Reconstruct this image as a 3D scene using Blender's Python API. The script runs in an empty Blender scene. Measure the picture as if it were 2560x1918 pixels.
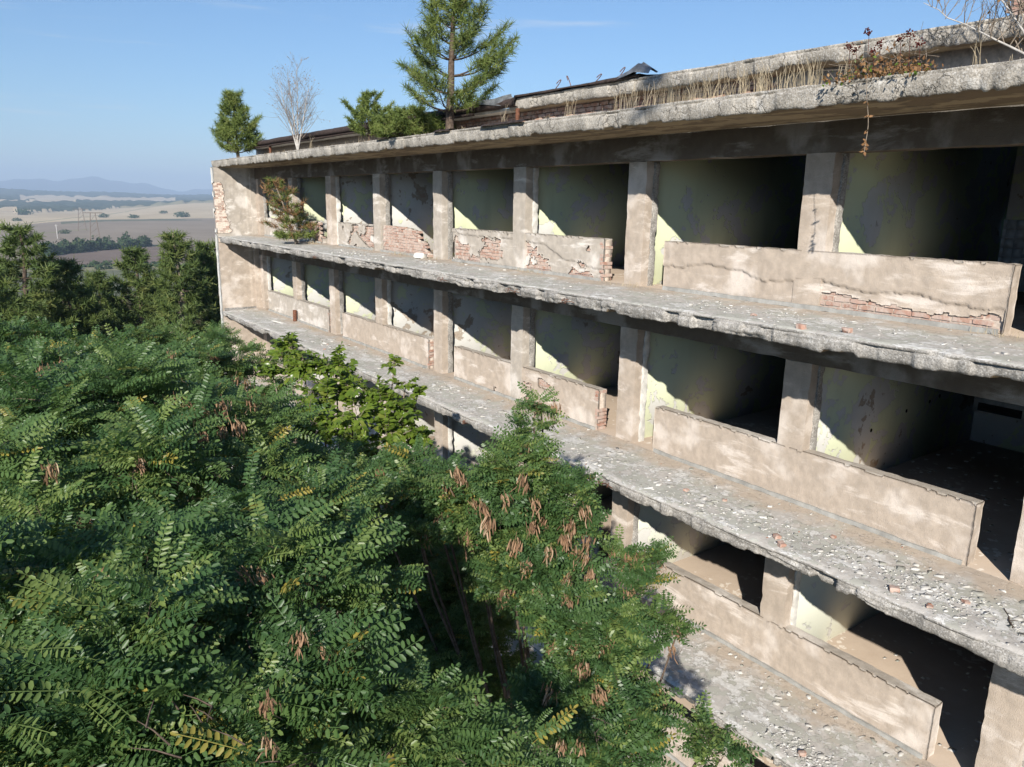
import bpy, math, random
import numpy as np
from mathutils import Vector, Matrix

S = bpy.context.scene
COL = S.collection
rng = np.random.default_rng(7)
random.seed(7)

# ------------------------------------------------------------------ camera
F_PX, IMG_W, IMG_H = 1900.0, 2560.0, 1918.0
_p, _y, _r = (math.radians(a) for a in (13.3, 35.85, 1.05))
FW = np.array([math.sin(_y)*math.cos(_p), math.cos(_y)*math.cos(_p), -math.sin(_p)])
_rt = np.array([math.cos(_y), -math.sin(_y), 0.0]); _up = np.cross(_rt, FW)
RT = _rt*math.cos(_r) + _up*math.sin(_r)
UP = -_rt*math.sin(_r) + _up*math.cos(_r)
cd = bpy.data.cameras.new('camera'); cam = bpy.data.objects.new('camera', cd); COL.objects.link(cam)
cam.matrix_world = Matrix([[RT[i], UP[i], -FW[i], 0.0] for i in range(3)] + [[0, 0, 0, 1]])
cd.sensor_fit = 'HORIZONTAL'; cd.sensor_width = 36.0; cd.lens = 36.0*F_PX/IMG_W
cd.clip_start = 0.1; cd.clip_end = 60000.0
S.camera = cam
def at(px, py, dist):
    d = FW + RT*(px-IMG_W/2)/F_PX - UP*(py-IMG_H/2)/F_PX
    return d/np.linalg.norm(d)*dist

# ------------------------------------------------------------------ light
SUN_EL, SUN_AZ = math.radians(27.5), math.radians(226.2)     # azimuth clockwise from +Y
SUNV = np.array([math.sin(SUN_AZ)*math.cos(SUN_EL), math.cos(SUN_AZ)*math.cos(SUN_EL), math.sin(SUN_EL)])
w = bpy.data.worlds.new('World'); S.world = w; w.use_nodes = True
nt = w.node_tree; nt.nodes.clear()
sky = nt.nodes.new('ShaderNodeTexSky'); sky.sky_type = 'NISHITA'; sky.sun_disc = False
sky.sun_elevation = SUN_EL; sky.sun_rotation = SUN_AZ
sky.altitude = 300; sky.air_density = 1.2; sky.dust_density = 0.0; sky.ozone_density = 7.6
bg = nt.nodes.new('ShaderNodeBackground'); bg.inputs['Strength'].default_value = 0.088
wo = nt.nodes.new('ShaderNodeOutputWorld')
tc = nt.nodes.new('ShaderNodeTexCoord'); mp = nt.nodes.new('ShaderNodeMapping'); mp.inputs['Scale'].default_value = (2.2, 2.2, 26); mp.inputs['Location'].default_value = (.35, .1, .6)
cz = nt.nodes.new('ShaderNodeTexNoise'); cz.inputs['Scale'].default_value = 1.6; cz.inputs['Detail'].default_value = 6; cz.inputs['Roughness'].default_value = .55
cr = nt.nodes.new('ShaderNodeMapRange'); cr.interpolation_type = 'SMOOTHSTEP'; cr.inputs[1].default_value = .56; cr.inputs[2].default_value = .76; cr.inputs[4].default_value = .5
cm = nt.nodes.new('ShaderNodeMix'); cm.data_type = 'RGBA'; cm.inputs[7].default_value = (6.0, 6.4, 6.9, 1)      # thin cirrus
nt.links.new(tc.outputs['Generated'], mp.inputs[0]); nt.links.new(mp.outputs[0], cz.inputs['Vector']); nt.links.new(cz.outputs[0], cr.inputs[0]); nt.links.new(cr.outputs[0], cm.inputs[0])
nt.links.new(sky.outputs[0], cm.inputs[6]); nt.links.new(cm.outputs[2], bg.inputs[0]); nt.links.new(bg.outputs[0], wo.inputs[0])
sl = bpy.data.lights.new('sun', 'SUN'); sun = bpy.data.objects.new('sun', sl); COL.objects.link(sun)
sl.energy = 5.0; sl.angle = math.radians(0.55); sl.color = (1.0, 0.945, 0.86)
sun.rotation_euler = Vector(SUNV).to_track_quat('Z', 'Y').to_euler()
S.view_settings.view_transform = 'Standard'; S.view_settings.look = 'None'
S.view_settings.exposure = 0.52; S.view_settings.gamma = 1.0; S.view_settings.use_curve_mapping = False
S.cycles.max_bounces = 6; S.cycles.diffuse_bounces = 1; S.cycles.glossy_bounces = 2
S.cycles.transmission_bounces = 3; S.cycles.transparent_max_bounces = 4; S.cycles.volume_bounces = 0
S.cycles.use_denoising = True
S.cycles.sample_clamp_indirect = 6.0

# ------------------------------------------------------------------ helpers
def _hash(ix, iy, iz, s):
    with np.errstate(over='ignore'):
        h = (ix.astype(np.uint32)*np.uint32(374761393) + iy.astype(np.uint32)*np.uint32(668265263)
             + iz.astype(np.uint32)*np.uint32(2147483647) + np.uint32(s*144665 & 0xffffffff))
        h = (h ^ (h >> np.uint32(13)))*np.uint32(1274126177)
        h = (h ^ (h >> np.uint32(16)))*np.uint32(2246822519)
        h = h ^ (h >> np.uint32(15))
    return h.astype(np.float64)/4294967295.0
def vnoise(p, s=0):
    p = np.asarray(p, float) + 1000.0
    i = np.floor(p).astype(np.int64); f = p - i; f = f*f*(3-2*f)
    o = 0.0
    for a in (0, 1):
        for b in (0, 1):
            for c in (0, 1):
                wgt = (f[:, 0] if a else 1-f[:, 0])*(f[:, 1] if b else 1-f[:, 1])*(f[:, 2] if c else 1-f[:, 2])
                o = o + wgt*_hash(i[:, 0]+a, i[:, 1]+b, i[:, 2]+c, s)
    return o*2-1
def fbm(p, octs=4, s=0):
    p = np.asarray(p, float); o = np.zeros(len(p)); a = 1.0
    for k in range(octs):
        o += a*vnoise(p*2**k, s+k); a *= 0.5
    return o
def n1(x, f, octs=3, s=0):
    x = np.atleast_1d(np.asarray(x, float)); return fbm(np.stack([x*f, x*0+.37, x*0+.71], 1), octs, s)

def mesh(name, V, Fs, smooth=False, rnd=None):
    """Fs: array (n,k) or list of such arrays / list of lists"""
    me = bpy.data.meshes.new(name)
    V = np.ascontiguousarray(V, np.float32)
    if isinstance(Fs, np.ndarray): Fs = [Fs]
    if len(Fs) and not isinstance(Fs[0], np.ndarray):
        me.from_pydata(V.tolist(), [], Fs)
    else:
        loops = np.concatenate([f.ravel() for f in Fs]).astype(np.int32)
        tot = np.concatenate([np.full(len(f), f.shape[1], np.int32) for f in Fs])
        st = np.concatenate([[0], np.cumsum(tot)[:-1]]).astype(np.int32)
        me.vertices.add(len(V)); me.vertices.foreach_set('co', V.ravel())
        me.loops.add(len(loops)); me.loops.foreach_set('vertex_index', loops)
        me.polygons.add(len(tot)); me.polygons.foreach_set('loop_start', st); me.polygons.foreach_set('loop_total', tot)
        me.update(calc_edges=True)
    if rnd is not None:
        a = me.attributes.new('rnd', 'FLOAT', 'POINT'); a.data.foreach_set('value', np.ascontiguousarray(rnd, np.float32))
    if smooth: me.polygons.foreach_set('use_smooth', np.ones(len(me.polygons), bool))
    me.validate(clean_customdata=False)
    return me
def link(name, me, mat=None, parent=None):
    o = bpy.data.objects.new(name, me); COL.objects.link(o)
    if mat and me and not me.materials: me.materials.append(mat)
    if parent: o.parent = parent; o.matrix_parent_inverse = parent.matrix_world.inverted()
    return o
def tag(o, label=None, cat=None, group=None, kind=None):
    if label: o['label'] = label
    if cat: o['category'] = cat
    if group: o['group'] = group
    if kind: o['kind'] = kind
    return o
def empty(name, loc, label=None, cat=None, group=None):
    o = bpy.data.objects.new(name, None); COL.objects.link(o); o.location = loc; o.empty_display_size = .2
    o.matrix_world = Matrix.Translation(Vector(loc))
    return tag(o, label, cat, group)

class Soup:
    def __init__(s): s.V = []; s.F = {}; s.n = 0; s.R = []
    def add(s, V, F, r=0.0):
        V = np.asarray(V, float); F = np.asarray(F)
        s.F.setdefault(F.shape[1], []).append(F + s.n); s.V.append(V); s.n += len(V)
        s.R.append(np.full(len(V), r) if np.isscalar(r) else r)
    def box(s, lo, hi, r=0.0):
        x0, y0, z0 = lo; x1, y1, z1 = hi
        s.add([(x0,y0,z0),(x1,y0,z0),(x1,y1,z0),(x0,y1,z0),(x0,y0,z1),(x1,y0,z1),(x1,y1,z1),(x0,y1,z1)],
              [(0,3,2,1),(4,5,6,7),(0,1,5,4),(1,2,6,5),(2,3,7,6),(3,0,4,7)], r)
    def tube(s, pts, rad, n=6, r=0.0):
        pts = np.asarray(pts, float); m = len(pts)
        rad = np.full(m, rad) if np.isscalar(rad) else np.asarray(rad, float)
        t = np.gradient(pts, axis=0); t /= np.linalg.norm(t, axis=1)[:, None]+1e-9
        ref = np.array([0, 0, 1.0]) if abs(t[0][2]) < .9 else np.array([1.0, 0, 0])
        a = np.cross(t, ref); a /= np.linalg.norm(a, axis=1)[:, None]+1e-9; b = np.cross(t, a)
        ang = np.linspace(0, 2*np.pi, n, endpoint=False)
        V = (pts[:, None] + rad[:, None, None]*(np.cos(ang)[None, :, None]*a[:, None] + np.sin(ang)[None, :, None]*b[:, None])).reshape(-1, 3)
        i = np.arange(m-1)[:, None]*n; j = np.arange(n)[None]; k = (j+1) % n
        s.add(V, np.stack([i+j, i+k, i+n+k, i+n+j], -1).reshape(-1, 4), r)
    def mesh(s, name, smooth=False):
        V = np.concatenate(s.V); return mesh(name, V, [np.concatenate(f) for f in s.F.values()], smooth, np.concatenate(s.R))

def rough_box(lo, hi, cell=.08, amp=.008, s=0, freq=6.0):
    """closed box whose skin is subdivided and pushed about by noise"""
    lo = np.array(lo, float); hi = np.array(hi, float); sp = Soup()
    n = np.maximum(1, np.minimum(160, np.round((hi-lo)/cell))).astype(int)
    for ax in range(3):
        u, v = [(1, 2), (2, 0), (0, 1)][ax]
        gu, gv = np.meshgrid(np.linspace(lo[u], hi[u], n[u]+1), np.linspace(lo[v], hi[v], n[v]+1), indexing='ij')
        idx = np.arange(gu.size).reshape(gu.shape)
        q = np.stack([idx[:-1, :-1], idx[1:, :-1], idx[1:, 1:], idx[:-1, 1:]], -1).reshape(-1, 4)
        for side in (0, 1):
            P = np.zeros((gu.size, 3)); P[:, u] = gu.ravel(); P[:, v] = gv.ravel(); P[:, ax] = (lo, hi)[side][ax]
            sp.add(P, q if side else q[:, ::-1])
    V = np.concatenate(sp.V); c = (lo+hi)/2
    d = np.stack([fbm(V*freq+17*k, 3, s+k) for k in range(3)], 1)
    edge = (np.abs(V-c) > (hi-lo)/2-1e-4).sum(1)
    V = V + d*amp
    V -= np.sign(V-c)*(edge >= 2)[:, None]*np.abs(d)*amp*1.2*(np.abs(V-c) > (hi-lo)/2-2*amp)
    return mesh('m', V, [np.concatenate(f) for f in sp.F.values()])

# ------------------------------------------------------------------ materials
class NT:
    def __init__(s, name):
        s.m = bpy.data.materials.new(name); s.m.use_nodes = True; s.t = s.m.node_tree; s.t.nodes.clear()
        s.out = s.t.nodes.new('ShaderNodeOutputMaterial')
        s.geo = s.t.nodes.new('ShaderNodeNewGeometry'); s.pos = s.geo.outputs['Position']
    def n(s, typ, **kw):
        nd = s.t.nodes.new(typ)
        for k, v in kw.items():
            if k.startswith('_'): setattr(nd, k[1:], v)
        return nd
    def set(s, sock, v):
        if hasattr(v, 'links') or isinstance(v, bpy.types.NodeSocket): s.t.links.new(v, sock)
        else:
            if isinstance(v, (tuple, list)) and len(v) == 3 and sock.type == 'RGBA': v = (*v, 1)
            sock.default_value = v
    def noise(s, scale, detail=4, rough=.55, co=None, dist=0.0, fac=True):
        nd = s.n('ShaderNodeTexNoise'); s.set(nd.inputs['Vector'], co if co is not None else s.pos)
        nd.inputs['Scale'].default_value = scale; nd.inputs['Detail'].default_value = detail
        nd.inputs['Roughness'].default_value = rough; nd.inputs['Distortion'].default_value = dist
        return nd.outputs[0] if fac else nd.outputs[1]
    def vor(s, scale, feature='F1', co=None, out=0, rand=1.0):
        nd = s.n('ShaderNodeTexVoronoi', _feature=feature); s.set(nd.inputs['Vector'], co if co is not None else s.pos)
        nd.inputs['Scale'].default_value = scale; nd.inputs['Randomness'].default_value = rand
        return nd.outputs[out]
    def math(s, op, a, b=0.0, c=0.0, clamp=False):
        nd = s.n('ShaderNodeMath', _operation=op); nd.use_clamp = clamp
        s.set(nd.inputs[0], a); s.set(nd.inputs[1], b); s.set(nd.inputs[2], c); return nd.outputs[0]
    def step(s, v, lo, hi):
        nd = s.n('ShaderNodeMapRange'); nd.interpolation_type = 'SMOOTHSTEP'
        s.set(nd.inputs[0], v); nd.inputs[1].default_value = lo; nd.inputs[2].default_value = hi
        return nd.outputs[0]
    def mix(s, f, a, b, mode='MIX'):
        nd = s.n('ShaderNodeMix', _data_type='RGBA', _blend_type=mode)
        s.set(nd.inputs[0], f); s.set(nd.inputs[6], a); s.set(nd.inputs[7], b); return nd.outputs[2]
    def map(s, sc, loc=(0, 0, 0), co=None):
        nd = s.n('ShaderNodeMapping'); s.set(nd.inputs[0], co if co is not None else s.pos)
        nd.inputs['Scale'].default_value = sc; nd.inputs['Location'].default_value = loc; return nd.outputs[0]
    def attr(s, name, typ='GEOMETRY'):
        nd = s.n('ShaderNodeAttribute', _attribute_type=typ, _attribute_name=name); return nd.outputs['Fac']
    def sep(s, v=None):
        nd = s.n('ShaderNodeSeparateXYZ'); s.set(nd.inputs[0], v if v is not None else s.pos); return nd.outputs
    def bump(s, h, dist=.01, strength=1.0, normal=None):
        nd = s.n('ShaderNodeBump'); nd.inputs['Distance'].default_value = dist; nd.inputs['Strength'].default_value = strength
        s.set(nd.inputs['Height'], h)
        if normal is not None: s.set(nd.inputs['Normal'], normal)
        return nd.outputs[0]
    def fin(s, col, rough=.9, normal=None, spec=.25, metal=0.0, trans=None):
        b = s.n('ShaderNodeBsdfPrincipled'); s.set(b.inputs['Base Color'], col); s.set(b.inputs['Roughness'], rough)
        b.inputs['Specular IOR Level'].default_value = spec; b.inputs['Metallic'].default_value = metal
        if normal is not None: s.set(b.inputs['Normal'], normal)
        sh = b.outputs[0]
        if trans is not None:
            tr = s.n('ShaderNodeBsdfTranslucent'); s.set(tr.inputs['Color'], trans[1])
            mx = s.n('ShaderNodeMixShader'); mx.inputs[0].default_value = trans[0]
            s.t.links.new(sh, mx.inputs[1]); s.t.links.new(tr.outputs[0], mx.inputs[2]); sh = mx.outputs[0]
        s.t.links.new(sh, s.out.inputs[0]); return s.m

def m_stucco(name, base, stainy=1.0):
    s = NT(name)
    fine = s.noise(70, 3, .6); med = s.noise(5.5, 5, .6); big = s.noise(1.1, 4, .55)
    streak = s.noise(1, 5, .6, s.map((2.2, 2.2, .55)))
    pale = tuple(min(.8, c*1.0+.26) for c in base); dark = tuple(c*.62 for c in base)
    col = s.mix(s.step(med, .3, .72), tuple(c*.86 for c in base), tuple(c*1.08 for c in base))
    col = s.mix(s.math('MULTIPLY', s.step(big, .52, .66), .75*stainy), col, pale)                 # lime bloom
    wave = s.noise(1.5, 9, .68, s.map((1, .5, 2.0)), .3)
    col = s.mix(s.math('MULTIPLY', s.step(wave, .53, .66), .85*stainy), col, pale)
    col = s.mix(s.math('MULTIPLY', s.step(streak, .58, .74), .45*stainy), col, dark)               # dirt runs
    col = s.mix(s.math('MULTIPLY', s.step(fine, .45, .75), .28), col, dark)
    n = s.bump(fine, .010, .8, s.bump(med, .012, .6))
    return s.fin(col, .95, n, .12)
M_PLAST = m_stucco('stucco', (.505, .423, .345))
M_PLASTW = m_stucco('weathered_stucco', (.50, .445, .38), 1.15)
M_BEAM = m_stucco('sooty_shaded_stucco', (.17, .14, .11), .9)  # soot, with the shade under the slabs also darkened into the base colour

def m_paint():
    s = NT('peeling_green_paint')
    peel = s.attr('peel', 'OBJECT')
    a = s.noise(1.35, 6, .62, dist=.4); b = s.noise(3.6, 6, .6, dist=.3)
    thr = s.math('SUBTRACT', s.math('MULTIPLY_ADD', b, .35, a), peel)
    m1 = s.step(thr, .35, .365); m2 = s.step(thr, .43, .445); m3 = s.step(thr, .585, .60)
    paint = s.mix(s.noise(.8, 3), (.66, .71, .45), (.745, .77, .55))
    paint = s.mix(s.math('MULTIPLY', s.step(s.noise(1, 4, .6, s.map((1.5, 1.5, .3))), .5, .75), .3), paint, (.42, .43, .28))
    paint = s.mix(s.attr('pale', 'OBJECT'), paint, (.76, .765, .66))
    white = s.mix(s.noise(4, 4), (.60, .585, .54), (.74, .73, .69))
    beige = s.mix(s.noise(6, 4), (.36, .30, .24), (.50, .43, .35))
    bare = s.mix(s.noise(5, 4), (.40, .24, .17), (.42, .37, .31))
    # thr is high where paint survives: dropping through white skim, render, then bare
    col = s.mix(m3, s.mix(m2, s.mix(m1, bare, beige), white), paint)
    h = s.math('ADD', m3, s.math('ADD', m2, m1))
    n = s.bump(h, .008, .8, s.bump(s.noise(40, 3), .003, .4))
    return s.fin(col, .8, n, .2)
M_PAINT = m_paint()

def m_concrete(name, c, pit=1.0):
    s = NT(name)
    a = s.noise(2.2, 6, .65); b = s.noise(14, 5, .7); g = s.vor(45)
    col = s.mix(s.step(a, .35, .68), tuple(x*.62 for x in c), tuple(min(.8, x*1.18) for x in c))
    col = s.mix(s.math('MULTIPLY', s.step(b, .5, .75), .55), col, tuple(x*.5 for x in c))
    col = s.mix(s.math('MULTIPLY', s.step(s.noise(3.1, 5, .6, s.map((1, 1, 1), (5, 2, 9))), .60, .68), .7), col, (.62, .60, .56))
    agg = s.sep(s.vor(70, out=1)); col = s.mix(s.math('MULTIPLY', s.step(agg[0], .62, .7), .5), col, tuple(x*.42 for x in c)); col = s.mix(s.math('MULTIPLY', s.step(agg[1], .78, .84), .45), col, (.66, .64, .60))
    if pit > 1:
        wv = s.n('ShaderNodeVectorMath', _operation='MULTIPLY_ADD'); s.t.links.new(s.noise(7, 4, .6, fac=False), wv.inputs[0]); wv.inputs[1].default_value = (.25, .25, .25); s.t.links.new(s.pos, wv.inputs[2])
        ce = s.vor(4.5, 'DISTANCE_TO_EDGE', co=wv.outputs[0]); ck = s.math('MULTIPLY', s.math('SUBTRACT', 1.0, s.step(ce, .0, .05)), s.step(s.noise(1.4, 3), .47, .58))
        col = s.mix(s.math('MULTIPLY', ck, .8), col, tuple(x*.22 for x in c)); b = s.math('SUBTRACT', b, ck)
    n = s.bump(b, .012*pit, .7, s.bump(g, .006*pit, .5))
    return s.fin(col, .95, n, .12)
M_CONC = m_concrete('spalled_concrete', (.40, .375, .34))
M_CONCD = m_concrete('grey_concrete', (.30, .285, .265))
M_ROOFC = m_concrete('roof_concrete', (.47, .43, .37), 1.3)
M_SOFF = None
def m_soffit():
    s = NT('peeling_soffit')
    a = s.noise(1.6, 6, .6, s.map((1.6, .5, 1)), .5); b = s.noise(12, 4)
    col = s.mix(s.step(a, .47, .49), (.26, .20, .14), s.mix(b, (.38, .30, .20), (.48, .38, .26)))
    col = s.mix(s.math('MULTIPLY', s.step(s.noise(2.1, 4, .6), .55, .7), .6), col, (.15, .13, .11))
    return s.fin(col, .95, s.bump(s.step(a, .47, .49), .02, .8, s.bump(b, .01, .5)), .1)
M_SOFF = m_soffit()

def m_floor():
    s = NT('broken_terrace_coating')
    wob = s.n('ShaderNodeVectorMath', _operation='MULTIPLY_ADD')
    nz = s.n('ShaderNodeTexNoise'); s.set(nz.inputs['Vector'], s.pos); nz.inputs['Scale'].default_value = 6; nz.inputs['Detail'].default_value = 4
    s.t.links.new(nz.outputs[1], wob.inputs[0]); wob.inputs[1].default_value = (.16, .16, .0); s.t.links.new(s.pos, wob.inputs[2])
    co = wob.outputs[0]
    cell = s.vor(7.5, co=co, out=1); sp = s.sep(cell); edge = s.vor(7.5, 'DISTANCE_TO_EDGE', co=co)
    cell2 = s.vor(22, co=co, out=1); sp2 = s.sep(cell2); edge2 = s.vor(22, 'DISTANCE_TO_EDGE', co=co)
    big = s.noise(.9, 5, .6); big2 = s.noise(1.3, 5, .6, s.map((1, 1, 1), (9, 4, 0))); med = s.noise(9, 5, .65)
    screed = s.mix(s.step(med, .3, .7), (.45, .42, .38), (.58, .545, .495))
    green = s.mix(sp[1], (.42, .41, .355), (.51, .50, .44))
    white = s.mix(sp2[1], (.56, .54, .50), (.74, .725, .69))
    sand = s.mix(med, (.42, .335, .26), (.58, .49, .39))
    fl1 = s.noise(2.1, 9, .68, s.map((1, .7, 1), (3, 1, 0))); fl2 = s.noise(4.2, 9, .70, s.map((1, .62, 1), (7, 2, 0)))
    gm = s.step(s.math('MULTIPLY_ADD', s.math('SUBTRACT', sp[0], .5), .22, fl1), .49, .50); col = s.mix(gm, screed, green)
    wmask = s.step(s.math('MULTIPLY_ADD', s.math('SUBTRACT', big2, .5), .5, fl2), .552, .562)
    wmask = s.math('MAXIMUM', wmask, s.math('MULTIPLY', s.step(sp2[0], .90, .91), s.step(edge2, .03, .06)))
    col = s.mix(wmask, col, white)
    px = s.sep()
    sandm = s.step(s.math('MULTIPLY_ADD', s.noise(2.4, 5, .6), 1.7, px[0]), 10.15, 10.75)
    col = s.mix(s.math('MULTIPLY', sandm, .85), col, sand)
    crack = s.math('SUBTRACT', 1.0, s.step(edge, .0, .035))
    col = s.mix(s.math('MULTIPLY', s.math('MULTIPLY', crack, s.step(s.noise(1.9, 3), .5, .6)), .45), col, (.16, .15, .14))
    h = s.math('MULTIPLY_ADD', wmask, .8, gm)
    n = s.bump(h, .012, .7, s.bump(med, .012, .6))
    return s.fin(col, .95, n, .12)
M_FLOOR = m_floor()
def m_indoor():
    s = NT('dusty_indoor_floor')
    a = s.noise(2.2, 5, .6); b = s.vor(14, out=1); sp = s.sep(b)
    col = s.mix(a, (.33, .26, .20), (.44, .36, .285))
    col = s.mix(s.step(s.math('MULTIPLY_ADD', sp[0], .4, s.noise(1.7, 5)), .90, .93), col, (.52, .46, .39))
    return s.fin(col, .95, s.bump(s.noise(20, 4), .01, .5), .1)
M_INDOOR = m_indoor()
def m_brick(name='red_brick', a=(.40, .22, .16), b=(.52, .33, .26), lime=.75):
    s = NT(name)
    oi = s.n('ShaderNodeObjectInfo')
    col = s.mix(oi.outputs['Random'], a, b)
    col = s.mix(s.math('MULTIPLY', s.step(s.noise(9, 5, .6), .40, .58), lime), col, (.60, .50, .43))
    col = s.mix(s.math('MULTIPLY', s.noise(30, 4), .35), col, (.25, .10, .06))
    return s.fin(col, .95, s.bump(s.noise(45, 4), .008, .6), .1)
M_BRICK = m_brick(); M_BRICKL = m_brick('limed_brick', (.46, .29, .22), (.60, .45, .37), .95)
def m_plain(name, c, rough=.9, var=.3, sc=8, metal=0.0, spec=.2):
    s = NT(name); col = s.mix(s.step(s.noise(sc, 5, .65), .3, .7), tuple(x*(1-var) for x in c), tuple(min(.85, x*(1+var)) for x in c))
    return s.fin(col, rough, s.bump(s.noise(sc*4, 4), .004, .4), spec, metal)
M_MORTAR = m_plain('lime_mortar', (.50, .42, .35), .95, .25, 14)
M_WHITE = m_plain('white_render', (.66, .64, .59), .9, .2, 6)
M_SKIRT = m_plain('grey_skirting', (.36, .355, .33), .95, .2, 5)
M_RUST = m_plain('rusty_iron', (.17, .075, .045), .8, .5, 25)
M_FELT = m_plain('black_roofing_felt', (.055, .04, .035), .85, .5, 12)
M_ZINC = m_plain('weathered_zinc', (.26, .27, .28), .5, .35, 7, .55, .4)
M_WOOD = m_plain('grey_wood', (.20, .155, .115), .9, .4, 18)
M_TILE = m_plain('white_wall_tile', (.62, .64, .66), .35, .08, 3, 0, .5)
M_DARK = m_plain('painted_recess_shade', (.02, .018, .016), .95, .2, 5)  # near-black colour standing in for the shade inside holes and niche

def m_leaf(name, a, b, c, trans=.32, rough=.45, spec=.4, odd=None):
    s = NT(name)
    r = s.math('FRACT', s.math('ADD', s.attr('rnd'), s.n('ShaderNodeObjectInfo').outputs['Random']))
    col = s.mix(s.step(r, 0, .7), a, b); col = s.mix(s.step(r, .80, 1.0), col, c)
    col = s.mix(s.math('MULTIPLY', s.step(s.noise(.8, 3), .4, .7), .5), col, a)
    if odd: col = s.mix(s.step(s.math('FRACT', s.math('MULTIPLY', s.attr('rnd'), 37.7)), .975, .985), col, odd)
    tc = s.mix(.5, col, (.16, .26, .03))
    return s.fin(col, rough, None, spec, 0, (trans, tc))
M_LOC = m_leaf('locust_leaf', (.068, .138, .046), (.125, .208, .062), (.245, .315, .088), .40, .40, .45, (.40, .33, .07))
M_BROAD = m_leaf('broad_leaf', (.13, .21, .028), (.19, .265, .038), (.27, .31, .06), .40, .30, .5)
M_PINE = m_leaf('pine_needle', (.15, .205, .055), (.22, .275, .068), (.29, .31, .10), .28, .6, .3)
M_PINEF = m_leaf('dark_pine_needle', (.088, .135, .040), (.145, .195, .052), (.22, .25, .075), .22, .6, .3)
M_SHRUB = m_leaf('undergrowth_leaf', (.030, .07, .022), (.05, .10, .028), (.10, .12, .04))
M_DRYL = m_leaf('dry_leaf', (.24, .125, .06), (.34, .19, .095), (.42, .27, .14), .2, .8, .15)
M_POD = m_leaf('seed_pod', (.24, .135, .08), (.38, .235, .14), (.54, .40, .27), .15, .7, .25)
M_GRASS = m_leaf('dry_grass', (.46, .37, .25), (.56, .46, .32), (.64, .55, .40), .25, .8, .1)
M_FARLEAF = m_leaf('far_foliage', (.035, .062, .028), (.055, .085, .032), (.09, .10, .045), .1, .8, .1)
M_BARK = m_plain('bark', (.115, .085, .065), .95, .4, 20)
M_BARKL = m_plain('pale_bark', (.27, .22, .17), .95, .35, 20)
M_BIRCH = m_plain('birch_bark', (.48, .45, .41), .8, .25, 9)

print('materials ok')
# ------------------------------------------------------------------ the building
GROUND = -13.4
FL = [-1.42, -4.41, -7.37, -10.33]            # terrace floor levels, top storey first
YP = [3.34, 6.76, 10.36, 13.90, 17.45, 20.95, 24.50, 28.0, 31.85]   # far edge of each pillar
PW = .45
YN, YE = -5.0, 31.9                           # near end (beyond the frame) and inner face of the end wall
B = empty('abandoned_building', (10, 14, GROUND),
          'derelict beige concrete building with open terraces and empty window openings', 'building')

def shell(name, parent, u0, u1, v0, v1, cell, to3, depth, keep, mat, thick=.03):
    nu = max(2, int(round((u1-u0)/cell))); nv = max(2, int(round((v1-v0)/cell)))
    gu, gv = np.meshgrid(np.linspace(u0, u1, nu+1), np.linspace(v0, v1, nv+1), indexing='ij')
    U, Vv = gu.ravel(), gv.ravel(); P = np.stack([U, Vv, U*0+3.3], 1)
    inner = (U > u0+1e-6) & (U < u1-1e-6) & (Vv > v0+1e-6) & (Vv < v1-1e-6)
    ju = vnoise(P*60, 3)*cell*.38*inner; jv = vnoise(P*60+9, 4)*cell*.38*inner
    d = depth(U, Vv)
    idx = np.arange(U.size).reshape(gu.shape)
    cu = (gu[:-1, :-1]+gu[1:, 1:])/2; cv = (gv[:-1, :-1]+gv[1:, 1:])/2
    k = keep(cu.ravel(), cv.ravel()).reshape(cu.shape)
    q = np.stack([idx[:-1, :-1], idx[1:, :-1], idx[1:, 1:], idx[:-1, 1:]], -1)[k]
    if not k.any(): return None
    front = to3(U+ju, Vv+jv, d); back = to3(U+ju, Vv+jv, d+thick)
    n = U.size; rims = []
    kp = np.pad(k, 1)
    for (di, dj, a, b) in ((-1, 0, (0, 1), (0, 0)), (1, 0, (1, 0), (1, 1)), (0, -1, (0, 0), (1, 0)), (0, 1, (1, 1), (0, 1))):
        nb = kp[1+di:1+di+k.shape[0], 1+dj:1+dj+k.shape[1]]
        ii, jj = np.nonzero(k & ~nb)
        p = idx[ii+a[0], jj+a[1]]; r = idx[ii+b[0], jj+b[1]]
        rims.append(np.stack([p, r, r+n, p+n], -1))
    me = mesh(name, np.concatenate([front, back]), np.concatenate([q.reshape(-1, 4)]+rims))
    return link(name, me, mat, parent)

def brick_mesh(l, h, t, s):
    return rough_box((-t/2, -l/2, -h/2), (t/2, l/2, h/2), .045, .006, s, 22)
BRK = [brick_mesh(.235, .062, .10, 100+i) for i in range(5)]
BRKH = [brick_mesh(.112, .062, .10, 120+i) for i in range(3)]
for m_ in BRK+BRKH: m_.materials.append(M_BRICK)
BRKL = [m_.copy() for m_ in BRK]
for m_ in BRKL: m_.materials.clear(); m_.materials.append(M_BRICKL)
def brick(parent, loc, rz=0.0, half=False, limed=False, jig=1.0):
    o = link('brick', random.choice(BRKH if half else (BRKL if limed else BRK)), None, None)
    o.location = loc; o.rotation_euler = (random.gauss(0, .02)*jig, random.gauss(0, .02)*jig, rz+random.gauss(0, .02)*jig)
    if parent: o.parent = parent; o.matrix_parent_inverse = parent.matrix_world.inverted()
    return o

def box_obj(name, lo, hi, mat, parent, cell=None, amp=.006, s=0):
    if cell: me = rough_box(lo, hi, cell, amp, s)
    else:
        sp = Soup(); sp.box(lo, hi); me = sp.mesh(name)
    return link(name, me, mat, parent)

def steps(y, s, wmin, wmax):
    g = np.random.default_rng(s); c = np.cumsum(g.uniform(wmin, wmax, int((y[-1]-y[0])/wmin*1.5)+4))+y[0]; v = g.uniform(-1, 1, len(c)+1)
    i = np.searchsorted(c, y); return v[i]
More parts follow.
